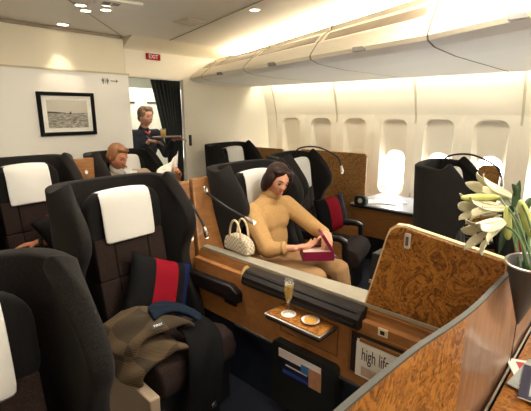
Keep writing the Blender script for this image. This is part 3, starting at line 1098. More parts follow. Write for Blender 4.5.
# ------------------------------------------------------------ tall burl divider and foreground partition
PX = 1.55
t = thing('burl_divider', 'tall burl wood divider with a silver catch rising from the console', 'divider', (PX, .5, .74))
pts = [(PX, .84, .742), (PX, .80, .78), (PX, .715, 1.13), (PX, .70, 1.165), (PX, .675, 1.185), (PX, .64, 1.188), (PX, .27, 1.135), (PX, .255, .742)]
bm = newbm(); prism(bm, pts, (.035, 0, 0)); obj('burl_board', bm, burl_m, t, world=True, bevel=.004)
bm = newbm(); box(bm, (PX-.012, .27, .742), (PX, .82, .775)); obj('foot_rail', bm, wood, t, world=True)
bm = newbm()
prism(bm, [(PX+.005, y, z) for y, z in ((.80, .78), (.715, 1.13), (.70, 1.165), (.675, 1.185), (.64, 1.188), (.27, 1.135), (.27, 1.142), (.64, 1.196), (.68, 1.193), (.708, 1.17), (.722, 1.13), (.807, .78))], (.028, 0, 0))
obj('edge_band', bm, mat('pale_edge', (.72, .55, .30), .4), t, world=True)
bm = newbm(); prism(bm, [(PX-.006, y, z) for y, z in rrect(.625, 1.135, .012, .032, .005, 3)], (.006, 0, 0)); ct = obj('catch_plate', bm, mat('catch_pale', (.50, .48, .44), .35), t, world=True)
bm = newbm(); prism(bm, [(PX-.008, y, z) for y, z in rrect(.625, 1.135, .006, .02, .004, 3)], (.003, 0, 0)); obj('catch_insert', bm, trim_m, ct)

# foreground partition (curved in plan)
plan = bez([(.40, .315), (.55, .305), (.70, .300), (.82, .292), (.95, .268), (1.10, .250), (1.25, .240), (1.45, .233), (1.62, .222), (2.4, .20)], 8) if False else None
pp = [(.36, .306), (.50, .302), (.63, .294), (.78, .281), (.87, .268), (.98, .252), (1.10, .241), (1.25, .236), (1.46, .228), (1.75, .222), (2.35, .215)]
pp = [Vector((x, y, 0)) for x, y in pp]
pl = bez(pp, 6)
t = thing('burl_partition', 'curved burl wood partition with grey edge across the foreground', 'partition', (1.3, .24, .0))
bm = newbm()
ZT = 1.15
th = .011
def ribbon(bm, path, z0, z1, y0, y1):
    prev = None
    for p in path:
        cur = [bm.verts.new((p.x, p.y+y0, z0)), bm.verts.new((p.x, p.y+y1, z0)), bm.verts.new((p.x, p.y+y1, z1)), bm.verts.new((p.x, p.y+y0, z1))]
        if prev:
            for j in range(4):
                bm.faces.new((prev[j], prev[(j+1) % 4], cur[(j+1) % 4], cur[j]))
        else:
            bm.faces.new(cur)
        prev = cur
    bm.faces.new(prev[::-1])
    bmesh.ops.recalc_face_normals(bm, faces=bm.faces[:])
left = [p for p in pl if p.x <= 1.02]
right = [p for p in pl if p.x >= left[-1].x]
ribbon(bm, left, .0, ZT, -th/2, th/2)
obj('burl_face', bm, burl_x, t, world=True, smooth=False)
bm = newbm(); ribbon(bm, right, .0, ZT, -th/2, th/2)
obj('sheen_veneer_face', bm, veneer('partition_sheen_veneer', (.20, .095, .045), (.31, .17, .10), .35, .25, (14, 14, 3)), t, world=True)  # straight-grained veneer; grazing sheen is put into its pinkish colour
bm = newbm(); ribbon(bm, pl, ZT, ZT+.006, -th/2-.001, th/2+.001)
obj('edge_trim', bm, trim_m, t, world=True)
bm = newbm(); box(bm, (1.575, .2125, .75), (1.579, .215, ZT)); obj('corner_seam', bm, MAT['seam_brown'], t, world=True)

# ------------------------------------------------------------ desk at lower right
t = thing('side_desk', 'burl wood desk top at the lower right corner', 'desk', (1.7, 0, 0))
bm = newbm(); prism(bm, [(.93, .205, .75), (2.6, .19, .75), (2.6, -.5, .75), (1.15, -.5, .75)], (0, 0, -.03)); obj('desk_top', bm, burl_m, t, world=True, bevel=.003)
bm = newbm(); prism(bm, [(.92, .218, .756), (2.6, .200, .756), (2.6, .193, .756), (.92, .211, .756)], (0, 0, -.008)); obj('metal_edge', bm, silver, t, world=True)
bm = newbm(); box(bm, (1.3, -.48, 0), (2.55, .17, .72)); obj('desk_body', bm, wood, t, world=True)

# loose magazines on the desk
def desk_mag(label, x, y, z, rz, cols, w=.21, h=.28):
    t = thing('magazine', label, 'magazine', (x, y, z), rz, 'magazines on the desk')
    bm = newbm(); box(bm, (-w/2, -h/2, 0), (w/2, h/2, .005)); obj('pages', bm, white_p, t, bevel=.001)
    bm = newbm(); box(bm, (-w/2, -h/2, .005), (w/2, h/2, .0058)); c = obj('cover', bm, cols[0], t)
    bm = newbm(); box(bm, (-w*.4, h*.12, .0058), (w*.42, h*.40, .0064)); obj('cover_block', bm, cols[1], t)
    bm = newbm(); tube(bm, bez([(-w*.35, h*.30, .0066), (-w*.1, h*.2, .0066), (w*.1, h*.34, .0066), (w*.38, h*.16, .0066)], 8), .003, 6); obj('cover_swirl', bm, cols[2], t)
c_teal = mat('mag_teal', (.05, .35, .42), .3); c_navy = mat('mag_navy', (.02, .02, .05), .3); c_mix = mat('mag_mixed', (.35, .38, .38), .3, var=(25, .6)); c_red = mat('mag_red', (.5, .05, .05), .3)
desk_mag('bottom magazine of the desk stack with pale cover', 1.55, .06, .7505, R(25), (white_p, c_red, c_mix))
desk_mag('middle magazine of the desk stack, turned aslant', 1.50, .04, .7572, R(-8), (c_mix, white_p, c_red))
desk_mag('top magazine of the desk stack with dark blue cover', 1.47, .02, .7645, R(5), (c_navy, c_mix, c_teal))

# ------------------------------------------------------------ window ledge, rear burl panels, window side consoles
def ledge(label, x0, x1, y0, y1, group):
    t = thing('window_ledge', label, 'ledge', ((x0+x1)/2, (y0+y1)/2, 0), 0, group)
    bm = newbm(); prism(bm, [(x, y0, z) for x, z in ((x0-.02, .615), (x1, .615), (x1, .64), (x0-.02, .64))], (0, y1-y0, 0)); obj('ledge_top', bm, mat('ledge_grey', (.45, .47, .55), .25), t, world=True, bevel=.008, seg=3)
    bm = newbm(); box(bm, (x0, y0+.01, .28), (x1-.06, y1-.01, .615)); obj('ledge_front', bm, wood, t, world=True)
    bm = newbm(); box(bm, (x0+.03, y0+.03, 0), (x1-.15, y1-.03, .28)); obj('plinth', bm, black_m, t, world=True)
    bm = newbm(); box(bm, (x0-.028, y0, .60), (x0-.002, y1, .625)); obj('ledge_lip', bm, black_m, t, world=True, bevel=.006)
ledge('window ledge with brown front beyond the woman\'s gift box', 3.98, 4.70, 1.08, 2.30, 'window ledges')
def win_panel(label, y0, y1, zt):
    t = thing('burl_screen', label, 'screen', (4.12, (y0+y1)/2, .0), 0, 'burl screens along the windows')
    bm = newbm(); prism(bm, [(4.10, y, z) for y, z in ((y0, 0), (y0, zt-.03), (y0+.03, zt), (y1-.03, zt), (y1, zt-.03), (y1, 0))], (.03, 0, 0)); obj('burl_board', bm, burl_far, t, world=True, bevel=.003)
win_panel('burl screen under the windows behind the striped pillow', 2.2, 3.15, 1.19)
win_panel('burl screen under the windows behind the seat by the lilies', .86, 1.04, 1.17)
win_panel('burl screen behind the seat right of the curtain', 3.42, 4.1, 1.17)

# control unit on ledge
t = thing('seat_controller', 'black seat control unit with pale oval display by the window ledge', 'controller', (3.93, 2.14, .64))
bm = newbm(); prism(bm, [(-.05, y, z) for y, z in rrect(0, .055, .07, .055, .03, 5)], (.08, 0, 0)); obj('housing', bm, black_m, t, bevel=.012, seg=3, smooth=True)
bm = newbm(); lathe(bm, [(.0001, 0), (.026, 0), (.026, .006), (.0001, .006)], 20, Matrix.Translation((-.054, -.01, .06)) @ Matrix.Rotation(R(-90), 4, 'Y')); obj('display', bm, mat('display_cream', (.62, .58, .42), .3), t)
# papers on the ledge
for k, (x, y, rz) in enumerate(((4.18, 2.10, .5), (4.3, 1.95, .9), (4.22, 2.0, .2))):
    bm = newbm(); box(bm, (-.10, -.14, 0), (.10, .14, .003))
    o = obj('paper_sheet', bm, white_p); o.location = (x, y, .6405+k*.0035); o.rotation_euler = (0, 0, rz)
    tag(o, ['lowest white sheet of paper on the window ledge', 'middle white sheet of paper on the window ledge', 'topmost white sheet of paper on the window ledge'][k], 'paper', 'papers on the window ledge')

# footwell boxes between woman row and window row
t = thing('footwell_box', 'dark footwell box with beige strips ahead of the window seat', 'footwell', (3.1, 1.2, 0))
bm = newbm(); prism(bm, [(2.82, y, z) for y, z in ((1.20, 0), (1.20, .56), (1.42, .55), (1.44, 0))], (.8, 0, 0)); obj('box_body', bm, mat('footwell_dark', (.02, .016, .016), .6), t, world=True, bevel=.01)
bm = newbm(); box(bm, (2.80, 1.2, .30), (2.82, 1.42, .325)); box(bm, (2.80, 1.2, .18), (2.82, 1.42, .205)); obj('beige_strip', bm, beige, t, world=True)

# wood side units by the rear seats
t = lean_panel('brown panel between the seat under the picture and the man', 1.38, 1.60, 1.40, 1.66, .45, 1.24, 3.58, 3.66)
t2 = t
bm = newbm(); box(bm, (1.44, 3.60, 0), (1.60, 3.64, .46)); tag(obj('panel_support', bm, black_m), 'black support under the far left brown panel', 'support')
ring(t, (1.56, 3.625, 1.12), nrm, .018)

# lamps on the two brown panels
ring(pA, (1.535, 2.064, .84), nrm)
ring(pB, (1.66, 2.072, .83), nrm)
ring(pB, (1.75, 2.165, 1.12), nrm, .024)
world_goose(pB, [(1.74, 2.14, 1.10), (1.71, 2.03, 1.085), (1.72, 1.90, 1.035), (1.755, 1.77, .985)], (.25, -.8, -.35))
world_goose(pA, [(1.58, 2.13, 1.08), (1.555, 2.04, 1.03), (1.555, 1.97, .96), (1.558, 1.95, .925)], (.1, -.2, -1))

# ------------------------------------------------------------ pillows
def pillow_at(label, c, right, upd, **k):
    M = frameM(c, right, upd)          # x right, y up, z normal
    M = M @ Matrix.Rotation(R(90), 4, 'X')   # pillow built in x,z facing y
    return pillow(label, M, 'striped pillows', **k)
pillow_at('black pillow with a red stripe leaning in the empty centre seat', (1.18, 1.92, .64), (.90, -.10, -.42), (.38, .36, 1), w=.42, h=.38)
pillow_at('striped pillow with blue end standing in the window seat', (3.30, 2.12, .66), (.93, -.2, .08), (-.1, .30, 1), w=.40, h=.36)
pillow_at('red-striped pillow in the seat beneath the framed picture', (1.17, 3.18, .76), (.8, .2, .3), (-.35, .25, 1), w=.40, h=.36)
pillow_at('striped pillow in the seat half hidden by the lilies', (3.38, .58, .72), (.9, -.3, 0), (0, .3, 1), w=.40, h=.36)

# ------------------------------------------------------------ blanket on the centre seat
bl = bpy.data.materials.new('blanket_check'); bl.use_nodes = True
nt = bl.node_tree; b = nt.nodes['Principled BSDF']
tc = nt.nodes.new('ShaderNodeTexCoord')
wv = nt.nodes.new('ShaderNodeTexWave'); wv.inputs['Scale'].default_value = 60; wv.bands_direction = 'DIAGONAL'
nt.links.new(tc.outputs['Object'], wv.inputs['Vector'])
r = ramp(nt, wv.outputs['Fac'], [(.35, (.04, .026, .014)), (.6, (.13, .085, .040))])
ck = nt.nodes.new('ShaderNodeTexChecker'); ck.inputs['Scale'].default_value = 6
ck.inputs['Color1'].default_value = (1, 1, 1, 1); ck.inputs['Color2'].default_value = (.5, .5, .52, 1)
nt.links.new(tc.outputs['Object'], ck.inputs['Vector'])
mk = nt.nodes.new('ShaderNodeMix'); mk.data_type = 'RGBA'; mk.blend_type = 'MULTIPLY'; mk.inputs[0].default_value = 1
nt.links.new(r.outputs[0], mk.inputs[6]); nt.links.new(ck.outputs[0], mk.inputs[7]); nt.links.new(mk.outputs[2], b.inputs['Base Color'])
b.inputs['Roughness'].default_value = .95


def drape(bm, pts, width_dir, w, th=.03, nseg=8, wob=.008, seed=0):
    """thick folded cloth following a path (list of points), extruded along width_dir"""
    rnd = random.Random(seed)
    path = bez(pts, 5)
    wd = Vector(width_dir).normalized()
    prev = None
    n = len(path)
    for i, p in enumerate(path):
        t_ = (path[min(i+1, n-1)]-path[max(i-1, 0)]).normalized()
        nn = t_.cross(wd).normalized()
        cur = []
        for k in range(nseg+1):
            u = -.5+k/nseg
            h = th*(1-abs(2*u)**6*.6)*.5 + wob*math.sin(u*9+i*.5+seed)
            cur.append(bm.verts.new(p+wd*w*u+nn*h))
        for k in range(nseg, -1, -1):
            u = -.5+k/nseg
            h = -th*(1-abs(2*u)**6*.6)*.5 + wob*math.sin(u*9+i*.5+seed)
            cur.append(bm.verts.new(p+wd*w*u+nn*h))
        if prev:
            m_ = len(cur)
            for j in range(m_):
                bm.faces.new((prev[j], prev[(j+1) % m_], cur[(j+1) % m_], cur[j]))
        else:
            bm.faces.new(cur[::-1])
        prev = cur
    bm.faces.new(prev)
    bmesh.ops.recalc_face_normals(bm, faces=bm.faces[:])


t = thing('folded_blanket', 'folded tan and charcoal checked blanket draped over the seat edge', 'blanket', (1.02, 1.7, .48))
bm = newbm(); drape(bm, [(.79, 1.80, .43), (.81, 1.79, .49), (.87, 1.78, .555), (.96, 1.74, .60), (1.04, 1.71, .60), (1.10, 1.68, .57)], (-.15, 1, -.05), .36, .045, wob=.012, seed=1)
obj('upper_fold', bm, bl, t, world=True, smooth=True, sub=1)
bm = newbm(); drape(bm, [(.79, 1.68, .38), (.81, 1.67, .44), (.88, 1.65, .50), (.95, 1.63, .525), (1.03, 1.60, .51)], (-.15, 1, 0), .30, .05, wob=.012, seed=3)
obj('lower_fold', bm, bl, t, world=True, smooth=True, sub=1)
t = thing('amenity_bag', 'black cloth bag with a small white label hanging over the seat front', 'bag', (1.12, 1.42, .3))
bm = newbm(); drape(bm, [(1.16, 1.60, .56), (1.14, 1.47, .545), (1.10, 1.40, .45), (1.07, 1.385, .30), (1.05, 1.38, .10)], (1, -.2, 0), .19, .035, seed=5)
obj('bag_body', bm, mat('bag_black', (.004, .004, .005), .9, spec=.15), t, world=True, smooth=True, sub=1)
ml = frameM((1.085, 1.358, .22), (1, -.2, .12), (0, 0, 1))
bm = newbm(); box(bm, (-.03, -.018, -.001), (.03, .018, .001)); bm.transform(ml); obj('bag_label', bm, mat('label_black', (.02, .02, .025), .5), t, world=True)
text_mesh('FIRST', .016, ml @ Matrix.Translation((0, .004, .0015)), mat('sign_white', (.9, .9, .88), .4), 'label_text', t, depth=.0004)
t = thing('blue_cloth', 'folded dark blue cloth lying on the blanket', 'cloth', (1.15, 1.75, .55))
bm = newbm(); drape(bm, [(.98, 1.70, .64), (1.06, 1.70, .645), (1.15, 1.66, .62), (1.22, 1.60, .57)], (.3, 1, 0), .13, .03, seed=2)
obj('cloth_fold', bm, mat('cloth_blue', (.004, .011, .026), .8, spec=.2), t, world=True, smooth=True, sub=1)
ml = frameM((.955, 1.585, .635), (.97, -.2, 0), (.2, .97, .25))
bm = newbm(); box(bm, (-.03, -.02, -.001), (.03, .02, .001)); bm.transform(ml); obj('cloth_label', bm, MAT['label_black'], t, world=True)
text_mesh('FIRST', .019, ml @ Matrix.Translation((0, -.003, .0015)), MAT['sign_white'], 'label_text', t, depth=.0004)
# beige side panel of the centre seat
bm = newbm(); prism(bm, [(.80, y, z) for y, z in ((1.44, .03), (2.02, .03), (2.02, .40), (1.44, .37))], (.055, 0, 0))
tag(obj('side_fairing', bm, beige, bevel=.008), 'beige plastic side fairing below the folded blanket', 'fairing')
bm = newbm(); box(bm, (-.10, -.02, 0), (.10, .02, .03)); o = obj('floor_rail', bm, mat('rail_red', (.14, .05, .035), .4), bevel=.003); o.location = (1.36, 1.24, 0); o.rotation_euler = (0, 0, R(-62))
tag(o, 'short reddish brown rail on the dark floor near the bottom edge', 'rail')


# ------------------------------------------------------------ vase and lilies
VC = Vector((1.325, .165, 1.225))
t = thing('wall_vase', 'grey cone-shaped vase fixed to the foreground partition', 'vase', (1.41, .188, .985))
bm = newbm()
rings = []
apex = Vector((1.41, .188, .985)); 
N = 28
grey_v = mat('vase_grey', (.085, .083, .08), .45, .2)
for s_ in (0, .04, .25, .5, .75, .96, 1.0):
    c = apex.lerp(VC, s_); rr = .004+.078*s_
    rings.append([bm.verts.new((c.x+1.05*rr*math.cos(2*PI*k/N), c.y+.80*rr*math.sin(2*PI*k/N), c.z)) for k in range(N)])
for s_ in (1.0, .6):
    c = apex.lerp(VC, s_); rr = .004+.078*s_-.005
    rings.append([bm.verts.new((c.x+1.05*rr*math.cos(2*PI*k/N), c.y+.80*rr*math.sin(2*PI*k/N), c.z+.002)) for k in range(N)])
for a, b in zip(rings[:-1], rings[1:]):
    for k in range(N):
        bm.faces.new((a[k], a[(k+1) % N], b[(k+1) % N], b[k]))
bm.faces.new(rings[0][::-1]); bm.faces.new(rings[-1])
obj('vase_cone', bm, grey_v, t, world=True, smooth=True)
bm = newbm()
tube(bm, [(VC.x+1.05*.082*math.cos(2*PI*k/32), VC.y+.8*.082*math.sin(2*PI*k/32), VC.z) for k in range(33)], .004, 8, caps=False)
obj('vase_rim', bm, silver, t, world=True, smooth=True)

petal_m = mat('lily_petal', (.68, .65, .46), .5, var=(25, .10))
bud_m = mat('lily_bud', (.42, .45, .13), .5, var=(25, .2))
leaf_m = mat('lily_leaf', (.022, .060, .014), .45, var=(30, .3))
stem_m = mat('lily_stem', (.06, .12, .03), .5)
pollen = mat('lily_pollen', (.35, .10, .03), .8)


def petal(bm, M, L, wd, curl, thick=.0015):
    n, mN = 10, 4
    for sgn in (1,):
        g = []
        for i in range(n+1):
            s_ = i/n
            rad = L*(.05+.30*s_+.55*max(0, s_-.45)**1.6)
            z = L*(s_ - .10*s_*s_) - curl*L*max(0, s_-.7)**2*1.6
            w_ = wd*1.75*(s_+.06)**.6*max(.02, 1-s_)**.8
            row = []
            for j in range(mN+1):
                v = -1+2*j/mN
                row.append(bm.verts.new(M @ Vector((rad*.75 - .12*w_*v*v*1.0 + .004, v*w_, z))))
            g.append(row)
        for i in range(n):
            for j in range(mN):
                bm.faces.new((g[i][j], g[i+1][j], g[i+1][j+1], g[i][j+1]))


def lily(label, tip_base, direction, L, open_=1.0, stem_to=None):
    """flower whose throat sits at tip_base and opens along direction"""
    base = Vector(tip_base); d = Vector(direction).normalized()
    t = thing('lily_flower', label, 'flower', tuple(base), 0, 'white lilies in the vase')
    Q = d.to_track_quat('Z', 'Y').to_matrix().to_4x4()
    bm = newbm()
    for k in range(6):
        M = Matrix.Translation(base) @ Q @ Matrix.Rotation(2*PI*k/6 + random.uniform(-.1, .1), 4, 'Z') @ Matrix.Diagonal((open_, 1, 1, 1))
        petal(bm, M, L*random.uniform(.92, 1.05), L*(.20 if k % 2 else .15), random.uniform(.5, 1.2))
    obj('petals', bm, petal_m, t, world=True, smooth=True, solid=.0015)
    bm = newbm()
    for k in range(6):
        a = 2*PI*k/6+.5
        p1 = base + Q.to_3x3() @ Vector((.05*L, 0, .1*L)); e = base + Q.to_3x3() @ Vector((.16*L*math.cos(a), .16*L*math.sin(a), .50*L))
        tube(bm, [base+d*.05*L, (base+e)/2, e], .0012, 5)
    obj('stamens', bm, stem_m, t, world=True)
    for k in range(6):
        bm = newbm()
        a = 2*PI*k/6+.5
        e = base + Q.to_3x3() @ Vector((.16*L*math.cos(a), .16*L*math.sin(a), .50*L))
        bmesh.ops.create_icosphere(bm, subdivisions=1, radius=.0028, matrix=Matrix.Translation(e) @ Matrix.Diagonal((1, 1, 1.7, 1)))
        obj('anther', bm, pollen, t, world=True)
    if stem_to:
        bm = newbm(); tube(bm, bez([stem_to, Vector(stem_to).lerp(base, .5)+Vector((0, 0, .03)), base+d*.01], 6), .0035, 8); obj('stem', bm, stem_m, t, world=True, smooth=True)
    return t


def bud(label, base, tip, r, stem_to):
    base = Vector(base); tip = Vector(tip)
    t = thing('lily_bud', label, 'flower bud', tuple(base), 0, 'closed lily buds in the vase')
    bm = newbm(); L_ = tip-base
    tube(bm, [base+L_*s_ for s_ in (0, .05, .2, .45, .7, .88, .97, 1)], [r*q for q in (.25, .5, .75, .95, 1, .8, .45, .12)], 12)
    obj('bud_body', bm, bud_m, t, world=True, smooth=True)
    bm = newbm(); tube(bm, bez([stem_to, Vector(stem_to).lerp(base, .55)+Vector((0, 0, .02)), base], 6), .003, 8); obj('stem', bm, stem_m, t, world=True, smooth=True)


fwv, rtv, uv = fw, rt, upv
def at(px, py, d):
    return Vector((0, 0, EYE)) + d*(fw + rt*((px-265.5)/F_PX) + upv*((205.5-py)/F_PX))
V0 = VC + Vector((0, 0, -.02))
lily('large lily opening to the lower left, lowest in the bunch', at(503, 222, 1.26), at(466, 240, 1.22)-at(503, 222, 1.26), .165, .85, V0+Vector((-.01, 0, 0)))
lily('lily pointing left in the middle of the bunch', at(505, 210, 1.36), at(458, 209, 1.36)-at(505, 210, 1.36), .185, .7, V0+Vector((0, .01, 0)))
lily('highest lily with petals reaching up and left', at(510, 197, 1.42), at(476, 188, 1.42)-at(510, 197, 1.42), .165, .9, V0+Vector((.01, .01, 0)))
bud('long closed bud pointing left above the open lilies', at(500, 197, 1.38), at(461, 198, 1.34), .013, V0)
bud('upright green bud hanging before the lilies', at(507, 206, 1.26), at(508, 240, 1.25), .013, V0+Vector((0, -.01, 0)))
bud('pale bud at the right edge of the frame', at(520, 200, 1.24), at(535, 240, 1.22), .017, V0+Vector((.01, -.02, 0)))
# foliage
leaves = [((508, 222), (499, 254)), ((512, 215), (520, 180)), ((520, 220), (534, 196)), ((505, 215), (482, 210)), ((515, 222), (524, 250)), ((500, 230), (512, 205)), ((522, 235), (536, 210)), ((512, 236), (500, 216)), ((520, 205), (512, 184)), ((525, 228), (510, 232))]
t = thing('lily_foliage', 'dark green lily stems and leaves standing in the grey vase', 'foliage', tuple(V0))
for k, ((ax, ay), (bx, by)) in enumerate(leaves):
    A = at(ax, ay, 1.33+.02*(k % 3)); B = at(bx, by, 1.31+.03*(k % 4))
    dd = (B-A); side = dd.cross(fw).normalized()
    bm = newbm(); g = []
    for i in range(9):
        s_ = i/8
        w_ = .013*math.sin(PI*(s_*.95+.03))
        c = A+dd*s_+Vector((0, 0, .012*math.sin(PI*s_)))
        g.append([bm.verts.new(c-side*w_), bm.verts.new(c+fw*.003), bm.verts.new(c+side*w_)])
    for i in range(8):
        for j in range(2):
            bm.faces.new((g[i][j], g[i+1][j], g[i+1][j+1], g[i][j+1]))
    obj('leaf', bm, leaf_m, t, world=True, smooth=True, solid=.001)
for k in range(5):
    top = at(508+5*k, 216+3*(k % 2), 1.33); bt = V0+Vector((-.03+.015*k, .01*(k % 2), -.06))
    bm = newbm(); tube(bm, bez([bt, bt.lerp(top, .5)+Vector((.005, 0, 0)), top], 6), .004, 8)
    obj('stem', bm, stem_m, t, world=True, smooth=True)

# ------------------------------------------------------------ handbag
t = thing('wicker_handbag', 'small cream wicker handbag with two hoop handles beside the woman', 'handbag', (1.63, 1.72, .80))
bagm = bpy.data.materials.new('wicker'); bagm.use_nodes = True
nt = bagm.node_tree; b = nt.nodes['Principled BSDF']
tc = nt.nodes.new('ShaderNodeTexCoord')
ck = nt.nodes.new('ShaderNodeTexChecker'); ck.inputs['Scale'].default_value = 70
ck.inputs['Color1'].default_value = (.62, .55, .42, 1); ck.inputs['Color2'].default_value = (.38, .31, .21, 1)
nt.links.new(tc.outputs['Object'], ck.inputs['Vector']); nt.links.new(ck.outputs[0], b.inputs['Base Color'])
bp = nt.nodes.new('ShaderNodeBump'); bp.inputs['Strength'].default_value = .6; bp.inputs['Distance'].default_value = .003
nt.links.new(ck.outputs['Fac'], bp.inputs['Height']); nt.links.new(bp.outputs[0], b.inputs['Normal']); b.inputs['Roughness'].default_value = .8
bm = newbm()
bag_dir = Vector((-.10, -1, 0)).normalized(); bag_n = Vector((-1, .10, 0)).normalized()
pr = [(-.115, 0), (.115, 0), (.118, .05), (.10, .085), (.06, .105), (0, .112), (-.06, .105), (-.10, .085), (-.118, .05)]
B0 = Vector((1.64, 1.72, .802))
prism(bm, [B0+bag_dir*a+Vector((0, 0, z))+bag_n*.035 for a, z in pr], -bag_n*.07)
obj('bag_body', bm, bagm, t, world=True, bevel=.015, seg=3, smooth=True)
for s_ in (-1, 1):
    bm = newbm()
    arc = [B0+bag_n*.03*s_+bag_dir*(.055*math.cos(a))+Vector((0, 0, .09+.115*math.sin(a))) for a in [R(q) for q in range(0, 181, 15)]]
    tube(bm, arc, .0065, 8); obj('handle', bm, mat('handle_tan', (.60, .47, .30), .6), t, world=True, smooth=True)


# ------------------------------------------------------------ people
def cap(bm, p1, p2, r1, r2):
    b2 = newbm()
    bmesh.ops.create_icosphere(b2, subdivisions=2, radius=r1, matrix=Matrix.Translation(Vector(p1)))
    bmesh.ops.create_icosphere(b2, subdivisions=2, radius=r2, matrix=Matrix.Translation(Vector(p2)))
    res = bmesh.ops.convex_hull(b2, input=b2.verts[:])
    bmesh.ops.delete(b2, geom=[g for g in res['geom_interior'] if isinstance(g, bmesh.types.BMVert)], context='VERTS')
    me = bpy.data.meshes.new('tmp'); b2.to_mesh(me); b2.free(); bm.from_mesh(me); bpy.data.meshes.remove(me)


def ell(bm, c, r, M=None):
    MM = Matrix.Translation(Vector(c))
    if M: MM = MM @ M
    bmesh.ops.create_icosphere(bm, subdivisions=3, radius=1, matrix=MM @ Matrix.Diagonal((*r, 1)))


def remeshed(name, bm, material, parent, voxel=.008, smooth_it=4):
    o = obj(name, bm, material, None)
    r_ = o.modifiers.new('r', 'REMESH'); r_.mode = 'VOXEL'; r_.voxel_size = voxel; r_.use_smooth_shade = True
    s_ = o.modifiers.new('s', 'SMOOTH'); s_.factor = .6; s_.iterations = smooth_it
    bpy.context.view_layer.update()
    dg = bpy.context.evaluated_depsgraph_get()
    me = bpy.data.meshes.new_from_object(o.evaluated_get(dg))
    bpy.data.objects.remove(o)
    for p in me.polygons: p.use_smooth = True
    o = bpy.data.objects.new(name, me); COL.objects.link(o)
    if parent:
        o.parent = parent
        o.matrix_parent_inverse = WM[parent.name].inverted() if parent.name in WM else Matrix()
    return o


def g3(p, c, s):
    return math.exp(-sum(((a-b)/q)**2 for a, b, q in zip(p, c, s)))


def head_geo(bm, M, jaw=1.0, sc=1.0):
    """head: origin in the middle of the skull, face towards -Y"""
    b2 = newbm()
    bmesh.ops.create_icosphere(b2, subdivisions=5, radius=1)
    for v in b2.verts:
        x, y, z = v.co
        X, Y_, Z_ = x*.074, y*.095, z*.112
        if z < 0:
            t_ = -z
            X *= 1-.34*t_**1.6/jaw
            Y_ = Y_*(1-.12*t_) - .012*t_ if y < 0 else Y_*(1-.45*t_)
        X *= 1-.06*max(0, -y)
        p = (X, Y_, Z_)
        dn = 0
        if y < 0:
            dn += .024*g3(p, (0, -.095, -.018), (.012, .04, .014))
            dn += .012*g3(p, (0, -.095, .004), (.008, .04, .022))
            dn -= .011*g3(p, (.031, -.085, .012), (.018, .04, .011))
            dn -= .011*g3(p, (-.031, -.085, .012), (.018, .04, .011))
            dn += .005*g3(p, (0, -.09, .034), (.045, .04, .010))
            dn += .008*g3(p, (0, -.085, -.050), (.022, .04, .010))
            dn -= .006*g3(p, (0, -.085, -.066), (.024, .04, .006))
            dn += .010*g3(p, (0, -.08, -.088), (.020, .04, .016))
            dn += .005*g3(p, (.042, -.07, -.024), (.018, .04, .016)) + .005*g3(p, (-.042, -.07, -.024), (.018, .04, .016))
        v.co = Vector((X, Y_-dn, Z_))
    for s_ in (-1, 1):
        bmesh.ops.create_icosphere(b2, subdivisions=2, radius=1, matrix=Matrix.Translation((s_*.073, .008, -.008)) @ Matrix.Rotation(s_*R(20), 4, 'Z') @ Matrix.Diagonal((.008, .017, .030, 1)))
    b2.transform(M @ Matrix.Scale(sc, 4))
    me = bpy.data.meshes.new('tmp'); b2.to_mesh(me); b2.free(); bm.from_mesh(me); bpy.data.meshes.remove(me)


def face_bits(parent, M, lipcol, browcol, smile=.003):
    for s_ in (-1, 1):
        bm = newbm(); bmesh.ops.create_uvsphere(bm, u_segments=16, v_segments=10, radius=.0115, matrix=M @ Matrix.Translation((s_*.030, -.0765, .010)))
        e = obj('eye', bm, mat('eye_white', (.26, .17, .13), .6, spec=.1), parent, smooth=True, world=True)
        bm = newbm(); bmesh.ops.create_uvsphere(bm, u_segments=12, v_segments=8, radius=.0072, matrix=M @ Matrix.Translation((s_*.030, -.0830, .007)))
        obj('iris', bm, mat('iris_dark', (.05, .03, .02), .2), e, smooth=True)
        bm = newbm(); tube(bm, [M @ Vector(p) for p in ((s_*.014, -.094, .030), (s_*.030, -.094, .037), (s_*.047, -.084, .031))], [.0025, .003, .0015], 8)
        obj('eyebrow', bm, browcol, parent, smooth=True, world=True)
    bm = newbm(); tube(bm, [M @ Vector(p) for p in ((-.024, -.083, -.053+smile), (-.012, -.093, -.055), (0, -.097, -.056), (.012, -.093, -.055), (.024, -.083, -.053+smile))], [.002, .0045, .005, .0045, .002], 8)
    obj('lips', bm, lipcol, parent, smooth=True, world=True)


def hand(bm, M, side=1, curl=.5, spread=.06, sc=1.0):
    """wrist at origin, fingers towards +Y, palm towards -Z, thumb on side*X"""
    M = M @ Matrix.Scale(sc, 4)
    def P_(*a): return M @ Vector(a)
    for x in (-.027, -.009, .009, .027):
        cap(bm, P_(x*.7, .008, 0), P_(x, .085, 0), .014*sc, .0125*sc)
    cap(bm, P_(-.015, 0, 0), P_(.015, 0, 0), .019*sc, .019*sc)
    lens = [(.040, .026, .020), (.045, .028, .021), (.042, .027, .020), (.032, .020, .017)]
    xs = [.029, .010, -.010, -.029] if side > 0 else [-.029, -.010, .010, .029]
    for x, ls in zip(xs, lens):
        p = Vector((x, .085, 0)); a = 0
        for i, l in enumerate(ls):
            a += curl*(.55, .9, .7)[i]
            q = p + Vector((x*spread*8*l, math.cos(a)*l, -math.sin(a)*l))
            cap(bm, P_(*p), P_(*q), (.0088, .0080, .0072)[i]*sc, (.0080, .0072, .0062)[i]*sc)
            p = q
    p = Vector((side*.022, .018, -.006))
    for l, d_, r0, r1 in ((.040, (side*.75, .6, -.25), .013, .011), (.030, (side*.35, .85, -.35), .0105, .009), (.024, (side*.05, .9, -.42), .009, .0072)):
        q = p + Vector(d_).normalized()*l
        cap(bm, P_(*p), P_(*q), r0*sc, r1*sc); p = q


